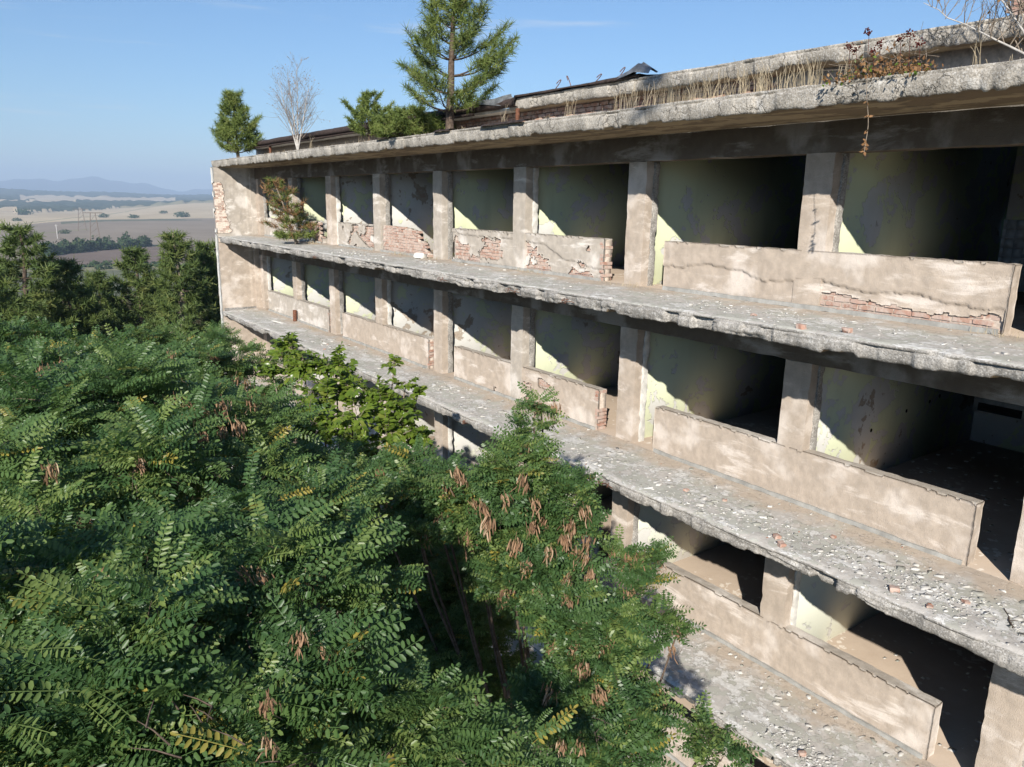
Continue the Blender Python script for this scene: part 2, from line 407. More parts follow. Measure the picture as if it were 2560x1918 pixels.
# --- slabs (balconies and roof) with crumbled front edges
def slab(name, y0, y1, zt_in, zt_out, zb, xe, s, top_mat, edge_mat, rag=1.0, xback=10.0, step=.03, blocky=True):
    y = np.arange(y0, y1, step); n = len(y)
    if blocky:
        o1 = .02*n1(y, .9, 3, s) + .028*steps(y, s+9, .10, .9)+.006*n1(y, 16, 2, s+8); o2 = .02*n1(y, .8, 3, s+20) + .026*steps(y, s+30, .12, 1.0) + .010*n1(y, 14, 2, s+33)
        sp1 = np.clip(n1(y, .55, 4, s+40)-.25, 0, 1)*.35; sp2 = np.clip(steps(y, s+50, .12, .5)-.45, 0, 1)*.22
        low = .018*steps(y, s+70, .10, .8) + .010*n1(y, 9, 3, s+72) + .13*np.clip(steps(y, s+75, .15, .9)-.6, 0, 1); dz = .015*steps(y, s+60, .1, .3)
    else:
        o1 = .010*n1(y, .9, 3, s) + .008*steps(y, s+9, .1, .5); o2 = .008*n1(y, .8, 3, s+20) + .006*n1(y, 9, 3, s+33)
        sp1 = np.clip(n1(y, .8, 4, s+40)-.45, 0, 1)*.15; sp2 = np.clip(steps(y, s+50, .1, .5)-.6, 0, 1)*.10
        low = .016*steps(y, s+70, .05, .25) + .008*n1(y, 12, 2, s+72) + .10*np.clip(steps(y, s+75, .15, .5)-.62, 0, 1); dz = .01*n1(y, 2, 2, s+60)
    x1 = xe + .01 + o1 + sp1*.6; x2 = xe + o2 + sp2
    P = []
    cols = 9
    for c in range(cols):
        t = c/(cols-1); xx = xback + (x1-xback)*t
        zz = zt_in + (zt_out-zt_in)*t + (.006*fbm(np.stack([xx*3, y*3, y*0], 1), 3, s) if 0 < c else 0)
        P.append(np.stack([xx+y*0, y, zz+y*0], 1))
    prof = [(x1-.004, zt_out-.012), (x1+.004, zt_out-.032), (x2+.02, zt_out-.042)]
    H = zt_out-.05-zb; nE = 8
    for j in range(nE):
        t = j/(nE-1); v = np.full(n, t*3.1)
        rough = fbm(np.stack([y*11, v*2.2, v*0+s], 1), 4, s+5)*.012 + np.where(fbm(np.stack([y*2.4, v*.9, v*0+3], 1), 3, s+6) > .28, .030, 0.0)*rag
        under = (t**3)*(.03+.02*np.abs(steps(y, s+95, .1, .5)))
        prof.append((x2+rough*(.2+.8*rag)*np.clip(.55+.9*n1(y, .45, 2, s+7), .12, 1.3)+under, zt_out-.05-H*t*(1-np.clip(low/H, -.3, .6)) + dz*math.sin(t*3.1)*.5))
    prof += [(np.maximum(x2+.2, xe+.2), zb+low*.4+y*0), (xe+.5+y*0, zb+y*0), (xback+y*0, zb+y*0)]
    for px, pz in prof: P.append(np.stack([px+y*0, y, pz+y*0], 1))
    m = len(P); V = np.stack(P, 0)
    idx = np.arange(m*n).reshape(m, n)
    q = np.stack([idx[:-1, :-1], idx[:-1, 1:], idx[1:, 1:], idx[1:, :-1]], -1)
    ends = [list(idx[:, 0]), list(idx[::-1, -1])]
    me = mesh(name, V.reshape(-1, 3), q.reshape(-1, 4))
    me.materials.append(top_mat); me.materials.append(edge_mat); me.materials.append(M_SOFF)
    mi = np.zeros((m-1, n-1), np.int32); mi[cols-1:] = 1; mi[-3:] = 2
    me.polygons.foreach_set('material_index', mi.ravel())
    o = link(name, me, None, B)
    cap = mesh('slab_end', V[:, 0].copy(), [list(range(m))]); link('slab_end', cap, edge_mat, o)
    cap = mesh('slab_end', V[:, -1].copy(), [list(range(m))[::-1]]); link('slab_end', cap, edge_mat, o)
    return o, y, x1, x2
SLABS = []
for k, z in enumerate(FL):
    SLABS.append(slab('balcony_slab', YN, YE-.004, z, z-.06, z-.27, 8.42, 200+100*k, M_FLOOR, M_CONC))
    o, y, x1, x2 = SLABS[-1]
    for j in range(4):                                         # bared reinforcement where the edge has spalled
        i = int(rng.integers(160, len(y)*.75)); L = rng.uniform(.15, .55); sp = Soup()
        yy = np.linspace(y[i], y[i]+L, 5)
        sp.tube(np.stack([np.interp(yy, y, x2)-.012+rng.normal(0, .006, 5), yy, z-.20+rng.normal(0, .012, 5)], 1), .006, 5)
        for a in range(3):
            ya = y[i]+L*rng.random(); xa = float(np.interp(ya, y, x2))
            sp.tube([(xa+.06, ya, z-.16), (xa-.02, ya+.01, z-.17), (xa-.035, ya+.02, z-.24)], .005, 5)
        link('reinforcing_bar', sp.mesh('reinforcing_bar'), M_RUST, o)
ROOF = slab('roof_slab', YN, 32.62, 1.485, 1.455, 1.20, 8.57, 900, M_ROOFC, M_ROOFC, .12, 10.0, blocky=False)[0]

# --- storeys
PEEL = {0: [.03, .06, .05, .03, .05, .15, .16, .06, .1], 1: [.03, .085, .045, .08, .12, .15, .10, .03, .1], 2: [0, -.04, .06, .05, .1, .1, .1, .1, .1]}
for k, zf in enumerate(FL):
    zs = 1.20 if k == 0 else FL[k-1]-.27         # soffit of the slab above
    zbm = zf + 2.19                              # underside of the beam
    box_obj('floor_slab', (10.0, YN, zf-.27), (16.1, YE, zf+.002), M_INDOOR, B)
    if k < 3:
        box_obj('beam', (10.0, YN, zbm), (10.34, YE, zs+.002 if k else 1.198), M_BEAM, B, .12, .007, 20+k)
    else: continue
    for i, yp in enumerate(YP):
        pl = box_obj('pillar', (10.003 if i != 3 else 9.985, yp-PW, zf-.002), (10.30, yp, zbm+.003),
                     M_PLAST if (k, i) not in ((0, 3), (1, 3), (0, 5), (0, 4)) else M_PLASTW, B, .07, .007, 300+10*k+i)
        # broken jamb where the window frame was torn out
        box_obj('jamb', (10.17, yp-PW-.035, zf), (10.31, yp-PW+.01, zbm), M_CONC if (i+k) % 3 else M_WHITE, pl, .035, .014, 340+10*k+i)
        wl = box_obj('interior_wall', (10.30, yp-PW+.10, zf), (15.9, yp-PW+.26, zs), M_PAINT, B)
        wl['peel'] = float(PEEL[k][i]); wl['pale'] = (0.0, .15, .85)[k]
    box_obj('back_wall', (15.9, YN, zf), (16.1, YE, zs), M_PAINT, B)['peel'] = .12
box_obj('near_end_wall', (10, YN-.3, GROUND), (16.1, YN, 1.20), M_PLAST, B)
box_obj('lower_wall', (10.05, YN, GROUND), (10.3, YE, FL[3]-.27), M_PLAST, B)
box_obj('attic_floor', (10.0, YN, 1.20), (16.1, 32.2, 1.48), M_ROOFC, B)

# --- parapets: brick core, plaster skin in relief, coping, grey skirting
def parapet(k, y0, y1, h=.83, bare=None, crack=None, end_brick=False, top=None, mat=None, limed=.35, skirt=True):
    zf = FL[k]; mat = mat or M_PLAST; s = int(y0*31+k*7)
    hfun = top if top else (lambda y: np.full_like(y, h))
    ys = np.arange(y0+.012, y1-.012, .05); n = len(ys)
    hh = hfun(ys) - .02
    prof = [(10.062, 0*hh), (10.062, hh), (10.21, hh), (10.21, 0*hh)]
    V = np.stack([np.stack([np.full(n, x), ys, zf+z], 1) for x, z in prof], 0); idx = np.arange(4*n).reshape(4, n)
    q = np.stack([idx[:-1, :-1], idx[1:, :-1], idx[1:, 1:], idx[:-1, 1:]], -1).reshape(-1, 4)
    q = np.concatenate([q, [[idx[0, 0], idx[3, 0], idx[2, 0], idx[1, 0]], [idx[0, -1], idx[1, -1], idx[2, -1], idx[3, -1]]]])
    P = link('parapet_wall', mesh('parapet_wall', V.reshape(-1, 3), q), M_MORTAR, B)
    isbare = bare if bare else (lambda U, Vv: np.zeros(U.shape, bool))
    def depth(U, Vv):
        d = .004*fbm(np.stack([U*9, Vv*9, U*0], 1), 3, s)
        if crack is not None:
            c = np.interp(U, crack[0], crack[1]) + .035*n1(U, 3, 5, s+3) + .016*n1(U, 13, 3, s+4)
            d = d + np.where(Vv < c, .028, 0.0)
        return d
    shell('plaster', P, y0, y1, zf, zf+h+.01, .026, lambda U, Vv, d: np.stack([10.0+d, U, Vv], 1),
          lambda U, Vv: depth(U, Vv-zf), lambda U, Vv: ~isbare(U, Vv-zf) & (Vv-zf < hfun(U)+.002+.012*vnoise(np.stack([U*14, U*0, U*0], 1), s)), mat)
    if not end_brick:                                            # plastered reveal at the near end
        shell('plaster', P, 10.0, 10.21, zf, zf+float(hfun(np.array([y0]))[0]), .03, lambda U, Vv, d: np.stack([U, y0+d, Vv], 1),
              lambda U, Vv: .006*fbm(np.stack([U*9, Vv*9, U*0], 1), 3, s+5), lambda U, Vv: np.ones(U.shape, bool), mat, .012)
    # coping: thin crumbling screed
    if not top:
        box_obj('coping', (10.012, y0+.012, zf+h-.03), (10.212, y1-.01, zf+h+.006), M_PLASTW, P, .04, .007, s+1)
    if skirt:
        box_obj('skirting', (9.955, y0+.05, zf-.005), (10.004, y1-.05, zf+.062), M_SKIRT, P, .09, .008, s+2)
    cnt = 0
    for r in range(int(h/.075)):
        zc = r*.075+.037; off = .125 if r % 2 else 0
        yy = y0+.13+off
        while yy < y1-.1:
            t = np.array([yy-.08, yy, yy+.08]); zz = np.full(3, zc)
            if (isbare(t, zz) & (zc < hfun(t)-.03)).any():
                brick(P, (10.098+random.uniform(-.010, .010), yy, zf+zc), limed=random.random() < limed); cnt += 1
            yy += .25
        if end_brick and zc < hfun(np.array([y0]))[0]-.03:
            brick(P, (10.115+random.uniform(-.01, .01), y0+.045+random.uniform(-.012, .03), zf+zc), math.pi/2, limed=random.random() < .5); cnt += 1
    return P
def blot(seed, f=2.2):
    return lambda U, Vv: fbm(np.stack([U*f, Vv*f*1.5, U*0+seed], 1), 5, seed)
# top storey
bA = blot(11); parapet(0, 3.86, 9.38, .83,
    bare=lambda U, V: V < (np.interp(U, [3.8, 3.95, 4.3, 4.9, 5.6, 6.2, 6.6, 7.0], [.10, .24, .17, .19, .26, .30, .16, -.05]) + .06*bA(U, V)),
    crack=([3.8, 4.3, 5.0, 5.6, 6.2, 6.8, 7.3, 7.8, 8.4, 9.0, 9.4], [.30, .28, .36, .32, .42, .40, .34, .46, .50, .44, .40]))
bB = blot(12); parapet(0, 10.92, 16.5, .80,
    bare=lambda U, V: (bB(U, V) + np.interp(V, [0, .3, .6, .8], [.25, .12, -.25, -.7]) + np.interp(U, [10.9, 12.2, 13, 16.5], [-.45, -.1, .18, .05])) > .36,
    crack=([10.9, 11.6, 12.2, 12.8, 16.5], [.22, .30, .34, .62, .7]), end_brick=True, mat=M_PLASTW, limed=.7)
bC = blot(13)
parapet(0, 20.95, 23.55, .74, bare=lambda U, V: (bC(U, V)+np.interp(U, [21, 21.7, 22.3, 23.5], [.8, .5, -.1, -.5])) > .25, mat=M_PLASTW, limed=.7)
parapet(0, 17.7, 20.5, .82, bare=lambda U, V: U > 0, end_brick=True, mat=M_PLASTW, limed=.85,
    top=lambda y: np.interp(y, [17.7, 17.95, 18.0, 18.3, 18.35, 19.0, 20.4], [.10, .15, .38, .42, .64, .72, .76]) + .02*np.sign(np.sin(y*25)))
parapet(0, 24.95, 30.9, .80, bare=lambda U, V: (U < 26.3) & (bC(U, V) > -.1), mat=M_PLASTW, limed=.6,
    top=lambda y: np.interp(y, [24.9, 25.0, 25.3, 25.35, 26.6, 26.8, 31], [.15, .2, .25, .72, .74, .62, .74]))
# second storey
parapet(1, 3.83, 9.36, .84)
bD = blot(14); parapet(1, 10.88, 16.4, .83, bare=lambda U, V: (bD(U, V)-np.abs(U-13.2)*.9-V*1.1) > -.25, end_brick=True)
parapet(1, 17.72, 23.45, .82, end_brick=True)
parapet(1, 24.6, 30.9, .80, end_brick=True, mat=M_PLASTW)
# third and fourth storeys
parapet(2, 3.92, 9.38, .83); parapet(2, 10.85, 16.4, .83, end_brick=True); parapet(2, 17.7, 23.4, .83); parapet(2, 24.6, 31, .83)
parapet(3, 3.9, 9.38, .83); parapet(3, 10.85, 16.4, .83)
for k in (0, 1, 2): parapet(k, -4.0, 2.35, .83)

# --- far end wall, top storey bared to brick along its free edge
EW = box_obj('end_wall', (8.45, YE+.03, GROUND), (16.1, YE+.30, 1.198), M_MORTAR, B)
bE = blot(15, 3.0)
def ebare(U, V): return (V > -1.35) & (V < .62) & (U < np.interp(V, [-1.4, -.9, -.5, 0, .4, .62], [8.98, 8.95, 8.85, 8.78, 8.70, 8.6]) + .12*bE(U, V))
for za, zb_ in ((-1.48, 1.196), (-4.47, -1.70), (-7.43, -4.70)):
    shell('plaster', EW, 8.43, 10.02, za, zb_, .035, lambda U, Vv, d: np.stack([U, YE+d, Vv], 1),
          lambda U, Vv: .006*fbm(np.stack([U*6, Vv*6, U*0], 1), 3, 5)+.015*(np.abs(U-9.8) > .14), lambda U, Vv: ~ebare(U, Vv), M_PLAST if za < -2 else M_PLASTW)
shell('plaster', EW, YE+.01, YE+.30, GROUND, 1.196, .06, lambda U, Vv, d: np.stack([8.415+d, U, Vv], 1),
      lambda U, Vv: .012*fbm(np.stack([U*6, Vv*6, U*0], 1), 3, 6), lambda U, Vv: ~((Vv > -1.4) & (Vv < .6) & (vnoise(np.stack([U*4, Vv*5, U*0], 1), 3) > -.3)), M_WHITE)
for r in range(26):
    zc = -1.33+r*.075
    for c in range(3):
        xx = 8.53 + c*.25 - (.125 if r % 2 else 0)
        if 8.42 < xx and ebare(np.array([xx]), np.array([zc]))[0] and random.random() < .82:
            brick(EW, (xx, YE+.066+random.uniform(0, .018), zc), math.pi/2, limed=random.random() < .7)
box_obj('pilaster', (9.80, YE-.14, FL[1]), (10.02, YE+.01, FL[0]-.27), M_PLAST, B, .08, .006, 77)
box_obj('pilaster', (9.80, YE-.14, FL[0]), (10.02, YE+.01, 1.198), M_PLASTW, B, .08, .006, 78)
box_obj('skirting', (8.5, YE-.03, FL[1]-.06), (9.8, YE+.012, FL[1]+.06), M_CONCD, B, .08, .01, 79)

# --- attic: brick wall set back on the roof edge, concrete band over it
AW = box_obj('attic_wall', (10.06, YN, 1.40), (10.28, 31.6, 1.95), M_MORTAR, B)
for r in range(7):
    zc = 1.47+r*.075; yy = 7.5+(.125 if r % 2 else 0)
    while yy < 17:
        if not (12.75 < yy < 13.0 and 2 < r < 5): brick(AW, (10.065+random.uniform(0, .012), yy, zc), 0)
        yy += .25
UB = slab('attic_band', YN, 13.7, 2.13, 2.12, 1.90, 9.70, 1300, M_ROOFC, M_ROOFC, .12, 10.4, blocky=False)[0]
box_obj('attic_band', (9.74, 13.7, 1.90), (10.4, 31.5, 1.96), M_WHITE, B, .12, .012, 81)
# black felt and metal edging hanging over the band further along
def strip(name, y0, y1, prof, mat, parent, s, amp=.03, step=.12, thick=.012):
    y = np.arange(y0, y1, step); n = len(y); V = []
    for j, (x, z) in enumerate(prof):
        V.append(np.stack([x+amp*n1(y, 1.5, 3, s+j), y, z+amp*n1(y, 1.1, 3, s+20+j)], 1))
    V = np.stack(V, 0); m = len(prof); idx = np.arange(m*n).reshape(m, n)
    q = np.stack([idx[:-1, :-1], idx[1:, :-1], idx[1:, 1:], idx[:-1, 1:]], -1).reshape(-1, 4)
    W = V.reshape(-1, 3); W2 = W + np.array([thick, 0, thick*.6])
    rim = lambda a, b: np.stack([a[:-1], a[1:], b[1:], b[:-1]], -1)
    allq = [q, q[:, ::-1]+m*n, rim(idx[0], idx[0]+m*n), rim(idx[-1], idx[-1]+m*n), rim(idx[:, 0], idx[:, 0]+m*n), rim(idx[:, -1], idx[:, -1]+m*n)]
    return link(name, mesh(name, np.concatenate([W, W2]), np.concatenate(allq)), mat, parent)
strip('roofing_felt', 13.4, 31.3, [(9.70, 1.94), (9.60, 1.975), (9.575, 2.05), (9.64, 2.12), (9.85, 2.17), (10.3, 2.20)], M_FELT, B, 61, .018)
strip('roofing_felt', 9.9, 13.6, [(9.66, 2.12), (9.68, 2.17), (9.85, 2.19), (10.2, 2.2)], M_FELT, B, 65, .02)
strip('roofing_felt', 14.8, 30.5, [(9.55, 1.86), (9.50, 1.90), (9.72, 1.955)], M_FELT, B, 63, .018)
for ya, yb in ((11.6, 13.1), (14.2, 14.9), (17.0, 17.7)):
    strip('edge_flashing', ya, yb, [(8.50, 1.45), (8.58, 1.49), (8.78, 1.50)], M_FELT, B, int(ya*9), .012, .08)
def curled(name, pts_a, pts_b, label, mat):
    a = np.array(pts_a, float); b = np.array(pts_b, float); n = len(a); m = 7
    V = np.stack([a+(b-a)*t + np.array([0, 0, .05*math.sin(t*5)]) for t in np.linspace(0, 1, m)], 0)
    idx = np.arange(n*m).reshape(m, n); q = np.stack([idx[:-1, :-1], idx[1:, :-1], idx[1:, 1:], idx[:-1, 1:]], -1).reshape(-1, 4)
    W = V.reshape(-1, 3)
    me = mesh(name, np.concatenate([W, W+np.array([.006, 0, .012])]), np.concatenate([q, q[:, ::-1]+n*m]), True)
    return tag(link(name, me, mat), label, 'metal sheet', 'loose roof flashing')
curled('bent_metal_sheet', [(9.68, 10.5, 2.14), (9.62, 10.2, 2.16), (9.60, 9.95, 2.20), (9.66, 9.66, 2.15)],
       [(9.95, 10.5, 2.19), (9.85, 10.15, 2.27), (9.72, 9.86, 2.40), (9.80, 9.58, 2.22)], 'bent grey zinc sheet curling up at the end of the black roof edging', M_ZINC)
curled('bent_metal_sheet', [(9.62, 15.2, 2.12), (9.55, 14.5, 2.07), (9.58, 13.9, 2.00), (9.66, 13.5, 1.97)],
       [(9.72, 15.2, 2.19), (9.70, 14.5, 2.20), (9.66, 13.9, 2.24), (9.70, 13.65, 2.26)], 'folded metal sheet lifting off the band beside the tall roof pine', M_ZINC)
for yc, hgt, dirn in ((12.2, .17, 1), (11.7, .22, -1), (11.05, .14, 1), (10.45, .18, 1)):
    t = np.linspace(0, 1, 12); sp = Soup()
    sp.tube(np.stack([9.7+.03*np.sin(t*4), yc-dirn*.16*np.sin(t*2.6), 2.15+hgt*np.sin(t*2.5)], 1), .008, 6)
    link('edging_hook', sp.mesh('edging_hook', True), M_RUST, B)
for yc in (13.3, 28.6):
    sp = Soup(); sp.tube([(9.62, yc, 1.44), (9.63, yc, 1.9)], .045, 10); link('rusty_downpipe', sp.mesh('rusty_downpipe', True), M_RUST, B)

# chimney on the roof behind the band
CH = box_obj('chimney', (11.36, 4.42, 1.4), (11.84, 4.93, 3.6), M_MORTAR, B)
for r in range(21):
    zc = 2.02+r*.075
    for c in range(2): brick(CH, (11.36+.035, 4.55+c*.25+(.06 if r % 2 else -.02), zc))
    for c in range(2): brick(CH, (11.5+c*.25-(.06 if r % 2 else 0), 4.42+.035, zc), math.pi/2)

# --- indoors: what the openings show
TP = box_obj('tile_panel', (15.86, 4.6, -.98), (15.905, 6.52, -.12), M_MORTAR, B)
for r in range(5):
    for c in range(12):
        if (r, c) in ((1, 6), (4, 3), (4, 4), (4, 5), (3, 4)): continue
        box_obj('tile', (15.85, 4.62+c*.158, -.97+r*.17), (15.865, 4.62+c*.158+.153, -.97+r*.17+.165), M_TILE, TP)
for (xh, zh) in ((13.2, -3.42), (14.0, -3.36), (14.35, -3.30), (15.1, -3.18), (12.1, -3.6)):
    sp = Soup(); sp.tube([(xh, 6.43, zh), (xh, 6.408, zh)], .035, 9); sp.add([(xh+.035*math.cos(a), 6.409, zh+.035*math.sin(a)) for a in np.linspace(0, 6.28, 8, endpoint=False)], [list(range(8))]); link('pipe_hole', sp.mesh('pipe_hole'), M_DARK, B)  # dark discs flush with the wall; the shade inside each hole is painted
NI = box_obj('wall_niche', (15.80, 5.2, -3.80), (15.91, 6.42, -3.50), M_WHITE, B)
box_obj('niche_opening', (15.79, 5.55, -3.76), (15.83, 6.32, -3.60), M_DARK, NI)  # solid dark block on the white box, painting the shade of the niche
print('building ok')
# ------------------------------------------------------------------ land
def sm(x, a, b):
    t = np.clip((x-a)/(b-a), 0, 1); return t*t*(3-2*t)
def land_z(r, az):
    z = GROUND - (GROUND+50)*-1*0
    z = GROUND + (-50-GROUND)*sm(r, 65, 470)
    z = z + 34*sm(az, 7, 15)*np.exp(-((r-3200)/900)**2) + 6*np.exp(-((r-1500)/500)**2)*sm(az, 0, 9)
    z = z + 20*sm(r, 3300, 4600) + 22*sm(r, 4600, 6000)
    z = z + (36+8*np.sin(az*.33+1)+5*np.sin(az*.9))*sm(r, 6000, 7600)*(1-sm(r, 7800, 9500))
    mt = 1.12*(190 + 60*np.sin(az*.27+.4) + 42*np.sin(az*.71+2.0) + 22*np.sin(az*1.9) + 10*np.sin(az*4.3))
    z = z + (mt+30)*sm(r, 12000, 16300)*(1-.7*sm(r, 16500, 18400))
    return z
az = np.unique(np.concatenate([np.arange(-180, -4, 4.0), np.arange(-4, 24, .12), np.arange(24, 181, 4.0)]))
rr = np.concatenate([[0.5, 10, 25, 40, 55], np.geomspace(65, 470, 26), np.geomspace(480, 8000, 230), np.geomspace(8200, 18500, 46)])
A, R_ = np.meshgrid(az, rr, indexing='ij'); a_, r_ = A.ravel(), R_.ravel()
zz = land_z(r_, a_); X_, Y_ = r_*np.sin(np.radians(a_)), r_*np.cos(np.radians(a_))
idx = np.arange(a_.size).reshape(A.shape)
q = np.stack([idx[:-1, :-1], idx[1:, :-1], idx[1:, 1:], idx[:-1, 1:]], -1)
ca = (A[:-1, :-1]+A[1:, 1:])/2; cr = (R_[:-1, :-1]+R_[1:, 1:])/2
P2 = np.stack([cr.ravel()*np.sin(np.radians(ca.ravel())), cr.ravel()*np.cos(np.radians(ca.ravel())), ca.ravel()*0], 1)
w1 = fbm(P2/260, 4, 41).reshape(ca.shape); w2 = fbm(P2/900, 4, 43).reshape(ca.shape)
mi = np.zeros(ca.shape, np.int32)                        # 0 scrubby grass
mi[(cr > 440) & (cr < 600)] = 1                          # grey-green meadow
mi[(cr >= 600) & (cr < 655)] = 2                         # dry verge
rb = np.interp(ca, [0, 4, 10, 16], [700, 745, 860, 950])
mi[(cr >= 655) & (cr < rb)] = 3                          # brown ploughland
mi[(cr >= rb) & (cr < rb*1.02)] = 2
s_lo = np.interp(ca, [0, 2.2, 5, 8, 14, 20], [1330, 1400, 1620, 1760, 1850, 1900])*(1+.015*w1)
mi[(cr >= rb*1.02) & (cr < s_lo)] = 4                    # grey ploughland
gs = (cr > s_lo*.90) & (cr < s_lo*.985) & (w1 > -.15) & (ca > 5.5); mi[gs] = 1
gs = (cr > 1010+ca*34) & (cr < 1035+ca*34+6*w1) & (ca < 7); mi[gs] = 2
s_hi = np.interp(ca, [0, 2.2, 6, 9, 14, 20], [2300, 2450, 2900, 3500, 3600, 3600])
mi[(cr >= s_lo) & (cr < s_hi)] = 5                       # stubble
mi[(cr >= s_lo) & (cr < s_hi) & (w2 > .35) & (ca > 6)] = 6
road = (np.abs(cr - np.interp(ca, [0, 2, 5, 8.5, 12], [1300, 1400, 1750, 2500, 3400])) < .012*cr); mi[road] = 2
mi[cr >= s_hi] = 7                                       # woods
mi[(cr > 4700) & (cr < 5900) & (ca > 3.5) & (ca < 12.3) & (w2 > -.45)] = 5
mi[(cr > 4200) & (cr < 4650) & (ca < 6.5) & (w2 > -.2)] = 5
mi[(cr > 2460) & (cr < 3000) & (ca < 3.2)] = 5
mi[cr > 9000] = 8
zq = zz.reshape(A.shape).copy()
wood = np.zeros(A.shape, bool); wood[:-1, :-1] = (mi == 7)
zq += wood*(6+9*vnoise(np.stack([X_, Y_, X_*0], 1)/28, 5).reshape(A.shape))*(R_ < 9000)
me = mesh('ground', np.stack([X_, Y_, zq.ravel()], 1), q.reshape(-1, 4)[:, ::-1].copy())
def m_land(name, a, b, sc):
    s = NT(name); n = s.noise(sc, 6, .65); f = s.noise(sc*9, 4, .6)
    col = s.mix(s.step(n, .3, .7), a, b); col = s.mix(s.math('MULTIPLY', f, .35), col, tuple(x*.6 for x in a)); return s.fin(col, 1.0, None, .0)
for args in (('scrub_grass', (.12, .105, .06), (.20, .15, .09), .12), ('meadow', (.16, .165, .11), (.21, .21, .14), .02), ('dry_verge', (.25, .24, .13), (.34, .30, .19), .03),
             ('brown_ploughland', (.20, .155, .125), (.26, .20, .16), .02), ('grey_ploughland', (.30, .245, .185), (.36, .295, .225), .012),
             ('stubble', (.52, .41, .26), (.65, .53, .36), .006), ('green_stubble', (.26, .25, .14), (.38, .31, .18), .006),
             ('woods', (.06, .08, .045), (.10, .11, .06), .02), ('mountain', (.05, .06, .045), (.09, .085, .06), .002)):
    me.materials.append(m_land(*args))
me.polygons.foreach_set('material_index', mi.ravel())
tag(link('ground', me), kind='structure')

def leaf_blob(sp, c, rad, n, size, seed):
    g = np.random.default_rng(seed)
    d = g.normal(size=(n, 3)); d /= np.linalg.norm(d, axis=1)[:, None]
    rr_ = (.55+.45*g.random(n))*(1+.35*vnoise(d*2.2+seed, seed % 97))
    p = c + d*rr_[:, None]*np.array(rad)
    p[:, 2] = np.maximum(p[:, 2], c[2]-rad[2]*.75)
    t1 = g.normal(size=(n, 3)); t1 /= np.linalg.norm(t1, axis=1)[:, None]; t2 = np.cross(t1, d); t2 /= np.linalg.norm(t2, axis=1)[:, None]+1e-9
    s_ = size*(.6+.8*g.random(n))[:, None]
    V = np.stack([p-t1*s_, p+t2*s_*.7, p+t1*s_, p-t2*s_*.7], 1).reshape(-1, 3)
    sp.add(V, np.arange(4*n).reshape(-1, 4), np.repeat(g.random(n), 4))
# hedgerow in the valley: one mass of trees
sp = Soup()
for i in range(60):
    a0 = 4.3+6.2*i/60+rng.normal(0, .04); r0 = np.interp(a0, [0, 4, 10, 16], [700, 745, 860, 950])*1.0+rng.normal(8, 6)
    h = (8.5+3*math.sin(i*.7)+rng.normal(0, 1.5))*(.45 if 37 < i < 43 else 1)
    c = np.array([r0*math.sin(math.radians(a0)), r0*math.cos(math.radians(a0)), float(land_z(np.array([r0]), np.array([a0]))[0])+h*.45])
    leaf_blob(sp, c, (5.5, 5.5, h*.6), 130, 1.3, i)
for i in range(46):
    a0 = 2.0+12*rng.random(); r0 = rng.uniform(603, 652); h = rng.uniform(1.6, 4.2)
    c = np.array([r0*math.sin(math.radians(a0)), r0*math.cos(math.radians(a0)), float(land_z(np.array([r0]), np.array([a0]))[0])+h*.4])
    leaf_blob(sp, c, (3.2, 3.2, h*.6), 60, .9, 100+i)
tag(link('hedgerow', sp.mesh('hedgerow'), M_FARLEAF), 'dark hedgerow of trees crossing the ploughed valley fields', 'hedgerow', kind='stuff')
for i, (px, py, rg, sz, lb) in enumerate((
        (258, 531, 2050, 16, 'dark round bush beside the diagonal field track'), (335, 542, 1900, 15, 'small dark bush alone in the middle of the tan stubble field'),
        (455, 539, 1950, 22, 'wide dark thicket in the green hollow of the stubble field'), (409, 524, 2300, 14, 'small bush on the upper stubble slope near the building'),
        (42, 549, 1750, 11, 'small bush on the pale stubble at the left edge'), (60, 529, 2350, 27, 'long dark thicket on the far stubble at the left edge'),
        (164, 594, 1150, 9, 'low bush beside the pole on the ploughed field'))):
    c = at(px, py, rg); sp = Soup(); r0 = math.hypot(c[0], c[1]); zg = float(land_z(np.array([r0]), np.array([math.degrees(math.atan2(c[0], c[1]))]))[0])
    leaf_blob(sp, np.array([c[0], c[1], zg+sz*.22]), (sz*.8, sz*.8, sz*.38), 260, sz*.09, 300+i)
    tag(link('field_bush', sp.mesh('field_bush'), M_FARLEAF), lb, 'bush', 'bushes in the far fields')
